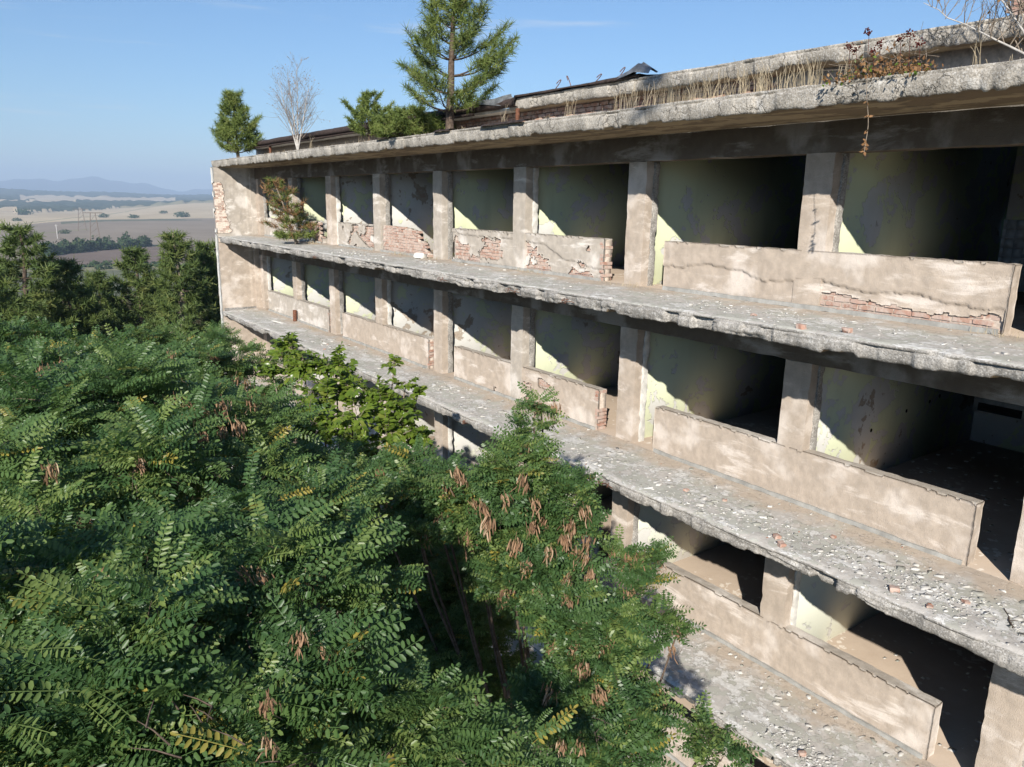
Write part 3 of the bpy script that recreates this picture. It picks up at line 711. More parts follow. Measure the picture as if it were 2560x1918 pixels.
# portal pylons
for i, (px, py, h, lb) in enumerate(((240, 612, 32, 'lattice power pylon standing nearest the valley hedgerow'), (207, 582, 29, 'power pylon with wide crossarm further up the ploughed field'),
                                     (144, 598, 16, 'thin pale pole on the ploughed field left of the pylons'))):
    d = at(px, py, 1.0); el = math.atan2(-d[2], math.hypot(d[0], d[1])); r0 = 49.0/math.tan(el); a0 = math.degrees(math.atan2(d[0], d[1]))
    bx, by = r0*math.sin(math.radians(a0)), r0*math.cos(math.radians(a0)); bz = float(land_z(np.array([r0]), np.array([a0]))[0])
    t = empty('power_pylon', (bx, by, bz), lb, 'pylon', 'pylons in the valley')
    if i < 2:
        for sx in (-1, 1):
            sp = Soup(); sp.tube([(bx+sx*5, by, bz), (bx+sx*2.2, by, bz+h)], .38, 5); link('leg', sp.mesh('leg'), M_WOOD, t)
        sp = Soup(); sp.tube([(bx-9, by, bz+h), (bx+9, by, bz+h)], .34, 5); link('crossarm', sp.mesh('crossarm'), M_WOOD, t)
        sp = Soup()
        for k in range(4): sp.tube([(bx-4.4+k*.6, by, bz+h*(.15+.2*k)), (bx+3.8-k*.6, by, bz+h*(.33+.2*k))], .16, 4)
        link('brace', sp.mesh('brace'), M_WOOD, t)
    else:
        sp = Soup(); sp.tube([(bx, by, bz), (bx, by, bz+h)], .3, 6); link('pole', sp.mesh('pole'), M_WHITE, t)
        sp = Soup(); sp.tube([(bx-1.5, by, bz+h-1), (bx+1.5, by, bz+h-1)], .15, 4); link('crossarm', sp.mesh('crossarm'), M_WHITE, t)
print('land ok')

# ------------------------------------------------------------------ conifers
def tufts(sp, P, D, size, n, g, width=.012):
    """needle brushes: n thin blades round each shoot end P pointing along D"""
    m = len(P)
    D = D/(np.linalg.norm(D, axis=1)[:, None]+1e-9)
    d = D[:, None]*.55 + g.normal(size=(m, n, 3))*.62; d /= np.linalg.norm(d, axis=2)[..., None]
    root = P[:, None] - D[:, None]*(g.random((m, n, 1))*size*1.1)
    L = size*(.7+.6*g.random((m, n, 1)))
    side = np.cross(d, g.normal(size=(m, n, 3))); side /= np.linalg.norm(side, axis=2)[..., None]+1e-9
    V = np.stack([root-side*width, root+side*width, root+d*L+side*width*.25, root+d*L-side*width*.25], 2).reshape(-1, 3)
    sp.add(V, np.arange(m*n*4).reshape(-1, 4), np.repeat(g.random(m), n*4))
def conifer(name, base, h, spread, label, seed, mat, group, nwh=14, per=6, tuft=.12, nn=26, width=.012, low=.08, lean=(0, 0), up=.55, shape=.8, dead=None, bark=None, sub=5, skip=0.0):
    g = np.random.default_rng(seed); base = np.array(base, float)
    T = empty(name, base, label, 'pine tree', group)
    ts = np.linspace(0, 1, 9); trunk = np.stack([base[0]+lean[0]*ts+.012*h*g.normal(size=9)*ts, base[1]+lean[1]*ts+.012*h*g.normal(size=9)*ts, base[2]+h*ts], 1)
    sp = Soup(); sp.tube(trunk, np.linspace(.024*h+.01, .004*h, 9), 7); link('trunk', sp.mesh('trunk', True), bark or M_BARK, T)
    br = Soup(); P = []; D = []
    for wv in range(nwh):
        t = low + (1-low)*((wv+.35)/nwh)**.9
        o = np.array([np.interp(t, ts, trunk[:, k]) for k in range(3)])
        L0 = spread*((1-t)**shape*.95+.06)*(.8+.35*g.random())
        if t < .2: L0 *= .72
        a0 = g.random()*6.28
        for b in range(max(3, int(per*(1-.35*t)))):
            if g.random() < skip: continue
            a = a0 + b*6.283/max(3, int(per*(1-.35*t))) + g.normal(0, .25); L = L0*(.5+.7*g.random())
            s_ = np.linspace(0, 1, 6); rise = up*(.15+.7*t)
            q_ = np.stack([o[0]+math.cos(a)*L*s_, o[1]+math.sin(a)*L*s_, o[2]+L*(rise*s_*.5+.5*up*s_**2.4-.10*s_)+.02*L*g.normal(size=6)*s_], 1)
            br.tube(q_, np.linspace(.007*h*(1-t)+.006, .003, 6), 4)
            ns = max(3, int(sub*L/spread*1.8)+2)
            for c in range(ns):                                   # side shoots
                f = .25+.75*(c+1)/ns; p0 = np.array([np.interp(f, s_, q_[:, k]) for k in range(3)])
                da = a + (1 if c % 2 else -1)*(.5+.5*g.random())*(1-.7*(f > .95)); sl_ = L*.30*(1.25-f)+tuft*1.0
                tip = p0 + np.array([math.cos(da)*sl_, math.sin(da)*sl_, sl_*(.35+.5*g.random())])
                br.tube([p0, (p0+tip)/2+[0, 0, -.03*sl_], tip], .003+.0006*h, 3)
                for u in (.62, 1.0):
                    P.append(p0+(tip-p0)*u); D.append(tip-p0+np.array([0, 0, .3*sl_])+g.normal(size=3)*.2*sl_)
            P.append(q_[-1]); D.append(q_[-1]-q_[-2]+np.array([0, 0, .25*L/6]))
    for u in (.93, .97, 1.0): P.append(base+(trunk[-1]-base)*u); D.append(np.array([0, 0, 1.0]))
    tag(link('branches', br.mesh('branches'), bark or M_BARK, T), kind='stuff')
    P = np.array(P); D = np.array(D)
    if dead is not None:
        mk = dead(P, g); ds = Soup(); tufts(ds, P[mk][::2], D[mk][::2], tuft, nn//2, g, width); link('dead_needles', ds.mesh('dead_needles'), M_DRYL, T)
        P, D = P[~mk], D[~mk]
    ns_ = Soup(); tufts(ns_, P, D, tuft, nn, g, width); link('crown', ns_.mesh('crown'), mat, T)
    return T
RZ = 1.475
conifer('pine_tree', (9.0, 14.95, RZ), 3.75, 1.28, 'tall young pine growing from the roof edge, highest of the roof trees', 501, M_PINE, 'pines on the roof', 11, 6, .17, 26, .0066, .08, (.05, -.1), 1.0, .62, sub=7, skip=.10)
conifer('pine_tree', (9.05, 30.6, RZ), 2.35, 1.05, 'bushy small pine at the far left end of the roof', 502, M_PINE, 'pines on the roof', 9, 6, .17, 30, .010, .05, (0, .1), .95, .95)
conifer('pine_tree', (9.0, 19.0, RZ), 1.2, .66, 'knee-high pine sapling on the roof between birch and tall pine', 503, M_PINE, 'pines on the roof', 8, 5, .10, 20, .009, .10, (0, 0), .9, .7)
conifer('pine_tree', (9.0, 16.6, RZ-.02), .62, 1.05, 'low sprawling pine shrub at the foot of the tall roof pine', 504, M_PINE, 'pines on the roof', 6, 8, .10, 22, .008, .05, (0, .1), .25, .6)
conifer('pine_tree', (9.0, 17.6, RZ-.02), .50, .75, 'low pine tuft on the roof just right of the sapling', 505, M_PINE, 'pines on the roof', 5, 7, .10, 22, .008, .05, (0, .1), .3, .6)
conifer('pine_tree', (9.25, 25.3, FL[0]-.02), 2.1, .72, 'half-dead leaning pine with red-brown needles growing on the top terrace', 506, M_PINE, None, 9, 6, .14, 24, .009, .03, (-.4, .75), .5, .55,
        dead=lambda P, g: (P[:, 1] < 25.95+.35*(P[:, 2]-FL[0])) & (P[:, 2] > FL[0]+.35) & (g.random(len(P)) < .8), bark=M_BARKL)
# pines beyond the building, on the slope
def ground_at(p): return float(land_z(np.array([math.hypot(p[0], p[1])]), np.array([math.degrees(math.atan2(p[0], p[1]))]))[0])
for i, (px, py, rg, spread, lb) in enumerate((
        (47, 563, 46, 4.3, 'large shaggy pine at the left edge, the tallest of the row'), (158, 648, 48, 3.7, 'dark pine just right of the large left-edge pine'),
        (243, 680, 55, 2.9, 'slim shaded pine with bare lower trunk in the middle of the row'), (333, 618, 50, 3.4, 'pointed pine with a bare spike top left of the dense one'),
        (440, 578, 44, 3.7, 'dense bright pine nearest the building corner with pale trunk'), (500, 605, 47, 3.3, 'pine half hidden behind the dense one, touching the corner'),
        (543, 640, 52, 3.2, 'pine crown peeking out right against the building corner'), (-60, 640, 40, 4.0, 'pine cut off by the left edge of the view'),
        (200, 735, 62, 2.8, 'small dark pine low behind the slim one'), (395, 720, 58, 3.0, 'small shaded pine low between the pointed and dense ones'), (100, 735, 56, 3.2, 'dark low pine below the two left-edge crowns'))):
    top = at(px, py, rg); zb_ = ground_at(top); h = top[2]-zb_
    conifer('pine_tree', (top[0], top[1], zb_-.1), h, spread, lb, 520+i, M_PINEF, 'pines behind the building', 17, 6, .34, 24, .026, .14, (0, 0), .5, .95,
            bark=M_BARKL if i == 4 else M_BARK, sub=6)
print('pines ok')
# ------------------------------------------------------------------ broad-leaved trees
def frond_tmpl(pairs, fine, droop, seed):
    g = np.random.default_rng(seed); V = []; F = []
    def rz(x): return -droop*x*x
    xs = np.linspace(.16, .93, pairs)
    specs = [(x, sd) for x in xs for sd in (-1, 1)] + [(.97, 0)]
    for x, sd in specs:
        l = (.17 if fine else .20)*(1.0-.35*abs(x-.45))*(8.0/pairs)**.35*g.uniform(.88, 1.1); w_ = l*.21*(1 if fine else 1.25)
        fw_ = .30+g.normal(0, .10) if sd else 1.0
        ax = np.array([fw_, sd*1.0, -.22+g.normal(0, .14)]) if sd else np.array([1.0, 0, -2*droop])
        ax /= np.linalg.norm(ax); up = np.array([0, 0, 1.0]); rt_ = np.cross(ax, up); rt_ /= np.linalg.norm(rt_); up = np.cross(rt_, ax)
        roll = g.normal(0, .35); rt_, up = rt_*math.cos(roll)+up*math.sin(roll), up*math.cos(roll)-rt_*math.sin(roll)
        o = np.array([x+g.normal(0, .008), sd*.008, rz(x)]); n = len(V)
        if fine:
            pts = [o, o+ax*l*.28+rt_*w_+up*w_*.35, o+ax*l*.74+rt_*w_*.92+up*w_*.3, o+ax*l*.98, o+ax*l*.74-rt_*w_*.92+up*w_*.3, o+ax*l*.28-rt_*w_+up*w_*.35]
            V += pts; F += [[n, n+1, n+2, n+3], [n, n+3, n+4, n+5]]
        else:
            V += [o, o+ax*l*.5+rt_*w_, o+ax*l, o+ax*l*.5-rt_*w_]; F += [[n, n+1, n+2, n+3]]
    for i in range(3):
        a, b = i/3, (i+1)/3; n = len(V)
        V += [np.array([a, -.006, rz(a)]), np.array([b, -.005, rz(b)]), np.array([b, .005, rz(b)]), np.array([a, .006, rz(a)])]; F += [[n, n+1, n+2, n+3]]
    return np.array(V), np.array(F)
TF = [frond_tmpl(9, True, d, 40+i) for i, d in enumerate((.10, .22, .34))]
TM = [frond_tmpl(8, False, d, 50+i) for i, d in enumerate((.10, .22, .34))]
TC = [frond_tmpl(5, False, d, 60+i) for i, d in enumerate((.10, .24))]
def place(sp, tm, O, Fx, Nz, L, g, rv=None):
    V, F = tm; m = len(O)
    if m == 0: return
    Fx = Fx/np.linalg.norm(Fx, axis=1)[:, None]; Sy = np.cross(Nz, Fx); Sy /= np.linalg.norm(Sy, axis=1)[:, None]+1e-9; Nz = np.cross(Fx, Sy)
    W = O[:, None] + L[:, None, None]*(V[None, :, 0:1]*Fx[:, None] + V[None, :, 1:2]*Sy[:, None] + V[None, :, 2:3]*Nz[:, None])
    sp.add(W.reshape(-1, 3), (F[None]+np.arange(m)[:, None, None]*len(V)).reshape(-1, F.shape[1]), np.repeat(g.random(m) if rv is None else rv, len(V)))
SUNH = np.array([SUNV[0], SUNV[1], 0])
def twig_fronds(clumps, g, dens, flen, per=9, tint=None):
    """shoots leaving each clump's heart, alternate leaves along every shoot; returns leaf frames and shoot polylines"""
    O = []; Fx = []; L = []; shoots = []
    for c, rad in clumps:
        n = int(dens*rad*rad*(1 if rad > .4 else 1.4)*g.uniform(.75, 1.15)); ct = g.random()
        for t in range(n):
            d = g.normal(size=3) + np.array([0, 0, .35]) + SUNH*.35; d /= np.linalg.norm(d)
            if d[2] < -.55: d[2] *= -.5
            o = c + g.normal(size=3)*rad*.22; Lt = rad*(.55+.6*g.random())
            s_ = np.linspace(0, 1, 5)
            pl = o + d*Lt*s_[:, None] + np.array([0, 0, 1])*(-.22*Lt*s_**2)[:, None]
            shoots.append(pl)
            side = np.cross(d, [0, 0, 1]); side /= np.linalg.norm(side)+1e-9
            for k in range(per):
                f = .28+.74*k/per
                p = np.array([np.interp(min(f, 1), s_, pl[:, j]) for j in range(3)])
                sd = (1 if k % 2 else -1)*(.95-.7*max(0, f-.75)/.25)
                dr = d*(.55+.25*g.random()) + side*sd + g.normal(size=3)*.18 + np.array([0, 0, .12])
                O.append(p); Fx.append(dr); L.append(flen*(.60+.62*g.random())*(1 if f < .85 else .72))
                if tint is not None: tint.append(min(.999, .62*ct+.38*g.random()))
    return np.array(O), np.array(Fx), np.array(L), shoots
def limbs(T, base, clumps, seed, bark, r0=.11):
    g = np.random.default_rng(seed); C = np.array([c for c, r in clumps]); mid = C.mean(0)
    fork = np.array([base[0]*.5+mid[0]*.5, base[1]*.5+mid[1]*.5, base[2]+(C[:, 2].min()-base[2])*.62])
    s_ = np.linspace(0, 1, 6)
    sp = Soup(); sp.tube(np.stack([base+(fork-base)*t+g.normal(size=3)*.06*math.sin(t*3.1) for t in s_]), np.linspace(r0*1.25, r0*.7, 6), 9)
    link('trunk', sp.mesh('trunk', True), bark, T)
    for c, r in clumps:
        b = Soup(); ctrl = fork*.35+c*.65+np.array([0, 0, -.6]); 
        pts = np.stack([(1-t)**2*fork+2*t*(1-t)*ctrl+t*t*c+g.normal(size=3)*.04*math.sin(t*3.1) for t in np.linspace(0, 1, 8)])
        b.tube(pts, np.linspace(r0*.42, .010, 8), 6); link('branch', b.mesh('branch', True), bark, T)
def hit(px, py, clumps):
    d = at(px, py, 1.0); best = None
    for c, r in clumps:
        b = d@c; q2 = c@c-b*b; rr2 = (r*.8)**2
        if q2 < rr2:
            t = b-math.sqrt(rr2-q2)
            if best is None or t < best: best = t
    return best
# hanging seed pods
def pod_mesh(seed, n):
    g = np.random.default_rng(seed); sp = Soup()
    for i in range(n):
        o = np.array([g.normal(0, .030), g.normal(0, .030), -.0-abs(g.normal(0, .05))]); L = g.uniform(.055, .095)
        d = np.array([g.normal(0, .17), g.normal(0, .17), -1.0]); d /= np.linalg.norm(d); sd = np.cross(d, g.normal(size=3)); sd /= np.linalg.norm(sd); nn_ = np.cross(d, sd)
        w_ = .0050; pts = []
        for t, k in ((0, .3), (.25, 1), (.75, 1), (1, .2)):
            c = o+d*L*t+nn_*.012*math.sin(t*3+i)
            pts += [c-sd*w_*k, c+sd*w_*k]
        sp.add(pts, [(0, 1, 3, 2), (2, 3, 5, 4), (4, 5, 7, 6)], g.random())
    sp.tube([(0, 0, .03), (0, 0, -.02), (.01, .01, -.05)], .002, 3)
    return sp.mesh('pod_cluster')
PODS = [pod_mesh(80+i, 26+4*i) for i in range(5)]
for m_ in PODS: m_.materials.append(M_POD)
def pod(T, p, sc):
    o = link('pod_cluster', random.choice(PODS)); o.location = p; o.rotation_euler = (random.gauss(0, .15), random.gauss(0, .15), random.random()*6.28); o.scale = (sc,)*3
    o.parent = T; o.matrix_parent_inverse = T.matrix_world.inverted()
POD_PX = [(434, 984), (555, 995), (590, 1047), (556, 1065), (347, 1146), (301, 897), (683, 810), (1140, 1169), (1157, 1192), (1204, 1256), (1227, 1285), (1262, 1233), (1308, 1181),
          (1244, 1105), (1146, 1383), (1319, 1400), (1377, 1366), (1412, 1331), (1429, 1296), (1458, 1262), (1348, 1464), (1424, 1435), (1412, 1493), (1262, 1470), (1516, 1389), (1452, 1539),
          (764, 1429), (799, 1435), (752, 1574), (810, 1609), (880, 1551), (891, 1562), (833, 1667), (671, 1736), (665, 1840), (648, 1423), (602, 1423), (266, 1423), (208, 1285), (1018, 1458),
          (1007, 1539), (1169, 1331), (1348, 1667), (1377, 1713), (1458, 1655), (1400, 1852), (972, 1771), (470, 1000), (505, 1012), (620, 990), (655, 985), (500, 1075), (150, 900), (105, 905),
          (520, 885), (590, 935), (612, 950), (455, 950), (1480, 1420), (1500, 1330), (1550, 1500), (1440, 1600), (1490, 1720), (1330, 1300), (1290, 1340), (1180, 1250), (1110, 1210), (1470, 1190)]
def puffs(clumps, g, n=6, f=.43):
    out = []
    for c, r in clumps:
        if r < .3: out.append((c, r)); continue
        for k in range(n):
            d = g.normal(size=3); d /= np.linalg.norm(d); out.append((c+d*r*.82*np.array([1, 1, .8])*g.uniform(.6, 1.1), r*f*g.uniform(.7, 1.2)))
    return out
def locust(label, spec, seed, tm, dens, flen, per, keep_leaves=0, pods=True, base=None, bark=None, extra_pods=0, low=None):
    g = np.random.default_rng(seed); clumps = [(at(x, y, r), rad) for x, y, r, rad in spec]
    if low: clumps += [(np.array(c, float), r) for c, r in low]
    C = np.array([c for c, r in clumps]); b = np.array(base if base is not None else [C[:, 0].mean(), C[:, 1].mean(), 0.0]); b[2] = GROUND-.1
    T = empty('locust_tree', b, label, 'tree', 'locust trees in front of the building')
    limbs(T, b, clumps, seed+1, bark or M_BARK, .075)
    tint = []; O, Fx, L, shoots = twig_fronds(puffs(clumps, g), g, dens, flen, per, tint); tint = np.array(tint)
    tw = Soup()
    for s_ in shoots[::2]: tw.tube(s_[::2], (.006, .004, .002), 3)
    tag(link('twigs', tw.mesh('twigs'), bark or M_BARK, T), kind='stuff')
    Nz = np.array([0, 0, 1.0]) + g.normal(size=O.shape)*.30 + SUNV*.85
    # the nearest leaves one by one, the rest as one crown
    dist = np.linalg.norm(O, axis=1); order = np.argsort(dist)
    near = order[:keep_leaves]; rest = order[keep_leaves:]
    cr_ = Soup(); which = g.integers(0, len(tm), len(rest))
    for k, t in enumerate(tm):
        s_ = rest[which == k]; place(cr_, t, O[s_], Fx[s_], Nz[s_], L[s_], g, tint[s_])
    crown = tag(link('crown', cr_.mesh('crown'), M_LOC, T), kind='stuff')
    for j in near:
        f = Fx[j]/np.linalg.norm(Fx[j]); sy = np.cross(Nz[j], f); sy /= np.linalg.norm(sy); nz = np.cross(f, sy)
        o = link('leaf', LEAFM[j % 3]); M = Matrix([[f[i]*L[j], sy[i]*L[j], nz[i]*L[j], O[j][i]] for i in range(3)]+[[0, 0, 0, 1]])
        o.parent = crown; o.matrix_parent_inverse = T.matrix_world.inverted(); o.matrix_basis = M
    if pods:
        for (px, py) in POD_PX:
            t = hit(px, py, clumps)
            if t: pod(T, at(px, py, t-.10), random.uniform(1.0, 1.5)*(.72 if t < 7.2 else 1 if t < 10 else 1.3))
        for k in range(extra_pods):
            c, r = clumps[g.integers(len(clumps))]; d = g.normal(size=3); d /= np.linalg.norm(d); d -= c/np.linalg.norm(c)*.7; d /= np.linalg.norm(d)
            pod(T, c+d*r*.95, random.uniform(1.0, 1.5)*(.72 if np.linalg.norm(c) < 7.2 else 1))
    return T
LEAFM = []
for V, F in TF:
    m_ = mesh('leaf', V, F); m_.materials.append(M_LOC); LEAFM.append(m_)
locust('broad locust filling the lower left foreground with long feathery leaves',
       [(-60, 1120, 8.6, .9), (120, 1140, 8.6, .9), (330, 1110, 8.8, .9), (540, 1130, 8.6, .85), (700, 1220, 7.8, .6), (40, 1330, 7.0, .85), (250, 1330, 6.9, .8), (450, 1300, 6.9, .8), (650, 1340, 6.8, .7), (820, 1330, 7.0, .5),
        (-20, 1540, 5.7, .7), (180, 1530, 5.6, .7), (390, 1520, 5.5, .7), (600, 1510, 5.6, .65), (780, 1480, 5.8, .5), (900, 1425, 6.1, .30), (990, 1425, 6.2, .14),
        (40, 1750, 4.9, .6), (250, 1740, 4.8, .6), (450, 1730, 4.8, .6), (650, 1700, 5.0, .55), (770, 1620, 5.3, .42), (120, 1920, 4.4, .55), (350, 1930, 4.3, .55), (560, 1920, 4.4, .5), (720, 1850, 4.9, .4)],
       601, TF, 105, .335, 8, 260, True, (-.6, 6.0, 0), extra_pods=4)
locust('young locust poking up at the bottom edge below the dark gap',
       [(1010, 1790, 5.6, .35), (1110, 1800, 5.5, .32), (930, 1870, 5.5, .40), (1060, 1890, 5.3, .40), (1180, 1880, 5.5, .28), (1240, 1910, 5.6, .25), (1330, 1930, 5.7, .22)],
       602, TF, 120, .31, 8, 120, False, (2.4, 4.2, 0))
locust('locust hung with pale brown seed pods leaning against the lower terraces',
       [(1352, 1010, 9.0, .16), (1335, 1070, 8.9, .20), (1310, 1140, 8.8, .26), (1160, 1200, 8.7, .34), (1400, 1210, 8.9, .32), (1080, 1220, 8.7, .42), (1000, 1190, 9.2, .36), (930, 1215, 9.5, .36), (1110, 1290, 8.8, .40), (1030, 1270, 9.2, .36), (1270, 1210, 8.7, .3), (1270, 1260, 8.5, .55), (1410, 1300, 8.8, .40), (1190, 1300, 8.5, .42),
        (1370, 1400, 8.5, .5), (1430, 1430, 8.7, .34), (1300, 1450, 8.4, .40), (1560, 1400, 9.1, .20), (1620, 1390, 9.2, .16), (1600, 1480, 9.0, .22), (1660, 1550, 9.0, .20), (1690, 1590, 9.0, .13), (1440, 1540, 8.4, .45), (1390, 1560, 8.2, .42), (1540, 1600, 8.5, .36),
        (1480, 1690, 8.2, .45), (1580, 1720, 8.3, .3), (1420, 1740, 8.0, .42), (1520, 1820, 7.9, .45), (1450, 1880, 7.7, .42), (1560, 1890, 7.8, .26), (1780, 1840, 8.3, .16), (1800, 1900, 8.3, .20)],
       603, TM, 165, .285, 9, 160, True, (5.2, 5.6, 0), extra_pods=34)
locust('shaded locust in the dark gap between the foreground and the pod-laden crowns',
       [(1080, 1570, 10.2, .55), (1150, 1660, 10.0, .5), (1190, 1480, 10.1, .42), (1060, 1430, 10.4, .5), (1200, 1580, 10.0, .45), (1080, 1340, 11.2, .6), (1140, 1420, 11.4, .6), (1090, 1500, 11.6, .7), (1190, 1510, 11.0, .55), (990, 1330, 10.8, .6), (1050, 1450, 11.4, .7), (1000, 1560, 11.2, .7), (1120, 1560, 11.4, .7), (1150, 1680, 11.0, .7), (1010, 1690, 10.6, .6), (900, 1250, 10.8, .5), (1220, 1640, 10.8, .5), (890, 1430, 10.8, .6), (1250, 1770, 10.2, .6), (1160, 1810, 10, .6)],
       604, TM, 120, .26, 9, 0, False, (4.2, 7.6, 0), low=[((3.4, 6.0, -6.0), .9), ((4.4, 5.2, -6.6), .9), ((3.0, 4.8, -6.2), .8)])
locust('locust spreading along the left edge below the row of pines',
       [(-40, 900, 17, .9), (60, 905, 17, .9), (170, 910, 17, .85), (290, 925, 17, .8), (-30, 980, 14, .9), (90, 985, 13.6, .9), (230, 990, 13.6, .85), (370, 970, 14.5, .8), (30, 1070, 10.8, .8), (190, 1075, 10.6, .8), (350, 1075, 10.8, .8), (480, 1085, 10.6, .7)],
       605, TC, 150, .27, 8, 0, True, (1.5, 14, 0), extra_pods=8)
locust('locust with brown pods reaching up to the building corner',
       [(440, 885, 21, .9), (520, 875, 22, .85), (375, 890, 20, .8), (490, 940, 17, .75), (575, 925, 17.5, .6), (640, 905, 18, .4), (690, 900, 18, .28), (560, 850, 24, .5), (610, 985, 14.5, .6), (520, 1000, 13.6, .7), (680, 1000, 13.6, .38), (590, 1080, 11.8, .6), (680, 1090, 11.6, .42), (640, 1170, 10.6, .55), (760, 1190, 10.3, .45), (850, 1200, 10.5, .38)],
       606, TC, 160, .27, 8, 0, True, (4.4, 16, 0), extra_pods=14)
# glossy broadleaf in the middle
def broadleaf(label, spec, seed):
    g = np.random.default_rng(seed); clumps = [(at(x, y, r), rad) for x, y, r, rad in spec]
    C = np.array([c for c, r in clumps]); b = np.array([C[:, 0].mean(), C[:, 1].mean(), GROUND-.1])
    T = empty('broadleaf_tree', b, label, 'tree'); limbs(T, b, clumps, seed, M_BARKL, .09)
    V = []; F = []
    for t, w_ in ((0, .06), (.3, .34), (.6, .27), (1.0, .01)):
        V += [(t, -w_, .07*(w_ > .1)-.25*t*t), (t, 0, -.25*t*t), (t, w_, .07*(w_ > .1)-.25*t*t)]
    for i in range(3): F += [[3*i, 3*i+3, 3*i+4, 3*i+1], [3*i+1, 3*i+4, 3*i+5, 3*i+2]]
    tm = (np.array(V, float), np.array(F))
    O, Fx, L, shoots = twig_fronds(clumps, g, 230, .115, 10)
    tw = Soup()
    for s_ in shoots: tw.tube(s_[::2], (.007, .005, .002), 3)
    tag(link('twigs', tw.mesh('twigs'), M_BARKL, T), kind='stuff')
    Fx = Fx + np.array([0, 0, -.35]); Nz = np.array([0, 0, 1.0])+g.normal(size=O.shape)*.45+SUNV*.5
    order = np.argsort(np.linalg.norm(O, axis=1)); near, rest = order[:250], order[250:]
    cr_ = Soup(); place(cr_, tm, O[rest], Fx[rest], Nz[rest], L[rest], g); crown = tag(link('crown', cr_.mesh('crown'), M_BROAD, T), kind='stuff')
    lm = mesh('leaf', tm[0], tm[1]); lm.materials.append(M_BROAD)
    for j in near:
        f = Fx[j]/np.linalg.norm(Fx[j]); sy = np.cross(Nz[j], f); sy /= np.linalg.norm(sy); nz = np.cross(f, sy)
        o = link('leaf', lm); o.parent = crown; o.matrix_parent_inverse = T.matrix_world.inverted()
        o.matrix_basis = Matrix([[f[i]*L[j], sy[i]*L[j], nz[i]*L[j], O[j][i]] for i in range(3)]+[[0, 0, 0, 1]])
    return T
broadleaf('bright green tree with glossy pointed leaves before the second terrace',
          [(715, 870, 13, .30), (760, 920, 12.6, .36), (840, 930, 12.4, .36), (880, 980, 12.1, .42), (800, 1000, 12, .42), (950, 1010, 12.1, .42), (985, 915, 12.6, .17), (1015, 960, 12.4, .17), (1020, 1030, 12.2, .22), (1045, 980, 12.4, .13), (880, 1060, 11.6, .45), (780, 1080, 11.5, .40),
           (980, 1090, 11.7, .40), (690, 1110, 11.2, .34), (1060, 1090, 11.8, .25), (900, 1140, 11.3, .38), (740, 1150, 11.0, .30), (1010, 1040, 12, .3), (640, 1090, 11.2, .25), (680, 930, 12.8, .25)], 650)
# undergrowth: a mass of shrubs on the slope under the trees
sp = Soup(); g = np.random.default_rng(9)
for i in range(340):
    x_, y_ = g.uniform(-26, 9.2), g.uniform(-2, 62)
    if x_ > 7.6 and y_ < 33: x_ -= 2.5
    zb_ = ground_at((x_, y_)); h = g.uniform(1.2, 3.6)
    if y_ > 30: h *= .6
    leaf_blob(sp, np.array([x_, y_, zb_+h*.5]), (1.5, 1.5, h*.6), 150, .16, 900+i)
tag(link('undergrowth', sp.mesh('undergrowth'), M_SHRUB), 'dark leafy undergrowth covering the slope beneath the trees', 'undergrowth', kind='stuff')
print('broadleaved ok')

# ------------------------------------------------------------------ birches, grass and creeper on the roof
def birch(base, h, label, seed, stems, spread, nleaf):
    g = np.random.default_rng(seed); base = np.array(base, float); T = empty('birch_tree', base, label, 'birch', 'bare birches on the roof')
    tw = Soup(); LO = []
    def twig(p, d, L, r, lev):
        n = 5; s_ = np.linspace(0, 1, n); dd = d/np.linalg.norm(d)
        pl = p + dd*L*s_[:, None] + np.cumsum(g.normal(size=(n, 3))*.025*L, 0) + np.array([0, 0, .10*L])*(s_**2)[:, None]
        tw.tube(pl, np.linspace(r, r*.35, n), 4)
        if lev == 0:
            LO.append(pl[-1]); LO.append(pl[2]); return
        for k in range(4 if lev == 2 else 5):
            f = .25+.75*(k+g.random()*.8)/(4 if lev == 2 else 5); q_ = np.array([np.interp(min(f, 1), s_, pl[:, j]) for j in range(3)])
            nd = dd + g.normal(size=3)*.55; twig(q_, nd, L*(.35+.3*g.random()), max(r*.45, .0022), lev-1)
    for (dx, dy, hh) in stems:
        st = Soup(); s_ = np.linspace(0, 1, 9); pl = base + np.stack([dx*s_+.02*g.normal(size=9)*s_, dy*s_+.02*g.normal(size=9)*s_, hh*s_], 1)
        st.tube(pl, np.linspace(.010*h+.004, .003, 9), 7); link('stem', st.mesh('stem', True), M_BIRCH, T)
        for k in range(22):
            f = .12+.86*(k+g.random())/22; q_ = np.array([np.interp(f, s_, pl[:, j]) for j in range(3)]); a = g.random()*6.28
            twig(q_, np.array([math.cos(a), math.sin(a), 1.15+.5*f]), spread*(1.15-f*.8), .0055*(1.2-f)+.0024, 1)
    tag(link('twigs', tw.mesh('twigs'), M_BARKL, T), kind='stuff')
    LO = np.array(LO); sel = g.choice(len(LO), min(nleaf, len(LO)), False); lf = Soup()
    V = np.array([(0, 0, 0), (.5, .32, 0), (1, 0, 0), (.5, -.32, 0)], float); Fq = np.array([[0, 1, 2, 3]])
    place(lf, (V, Fq), LO[sel], g.normal(size=(len(sel), 3))+[0, 0, -.6], g.normal(size=(len(sel), 3)), np.full(len(sel), .045), g)
    tag(link('leaves', lf.mesh('leaves'), M_DRYL, T), kind='stuff')
birch((9.0, 24.15, RZ), 2.2, 'bare white-stemmed birch standing on the roof between the pines', 701, [(.05, -.12, 2.6), (-.25, .75, 2.1), (.2, -.65, 1.95), (-.1, .30, 2.35)], .95, 260)
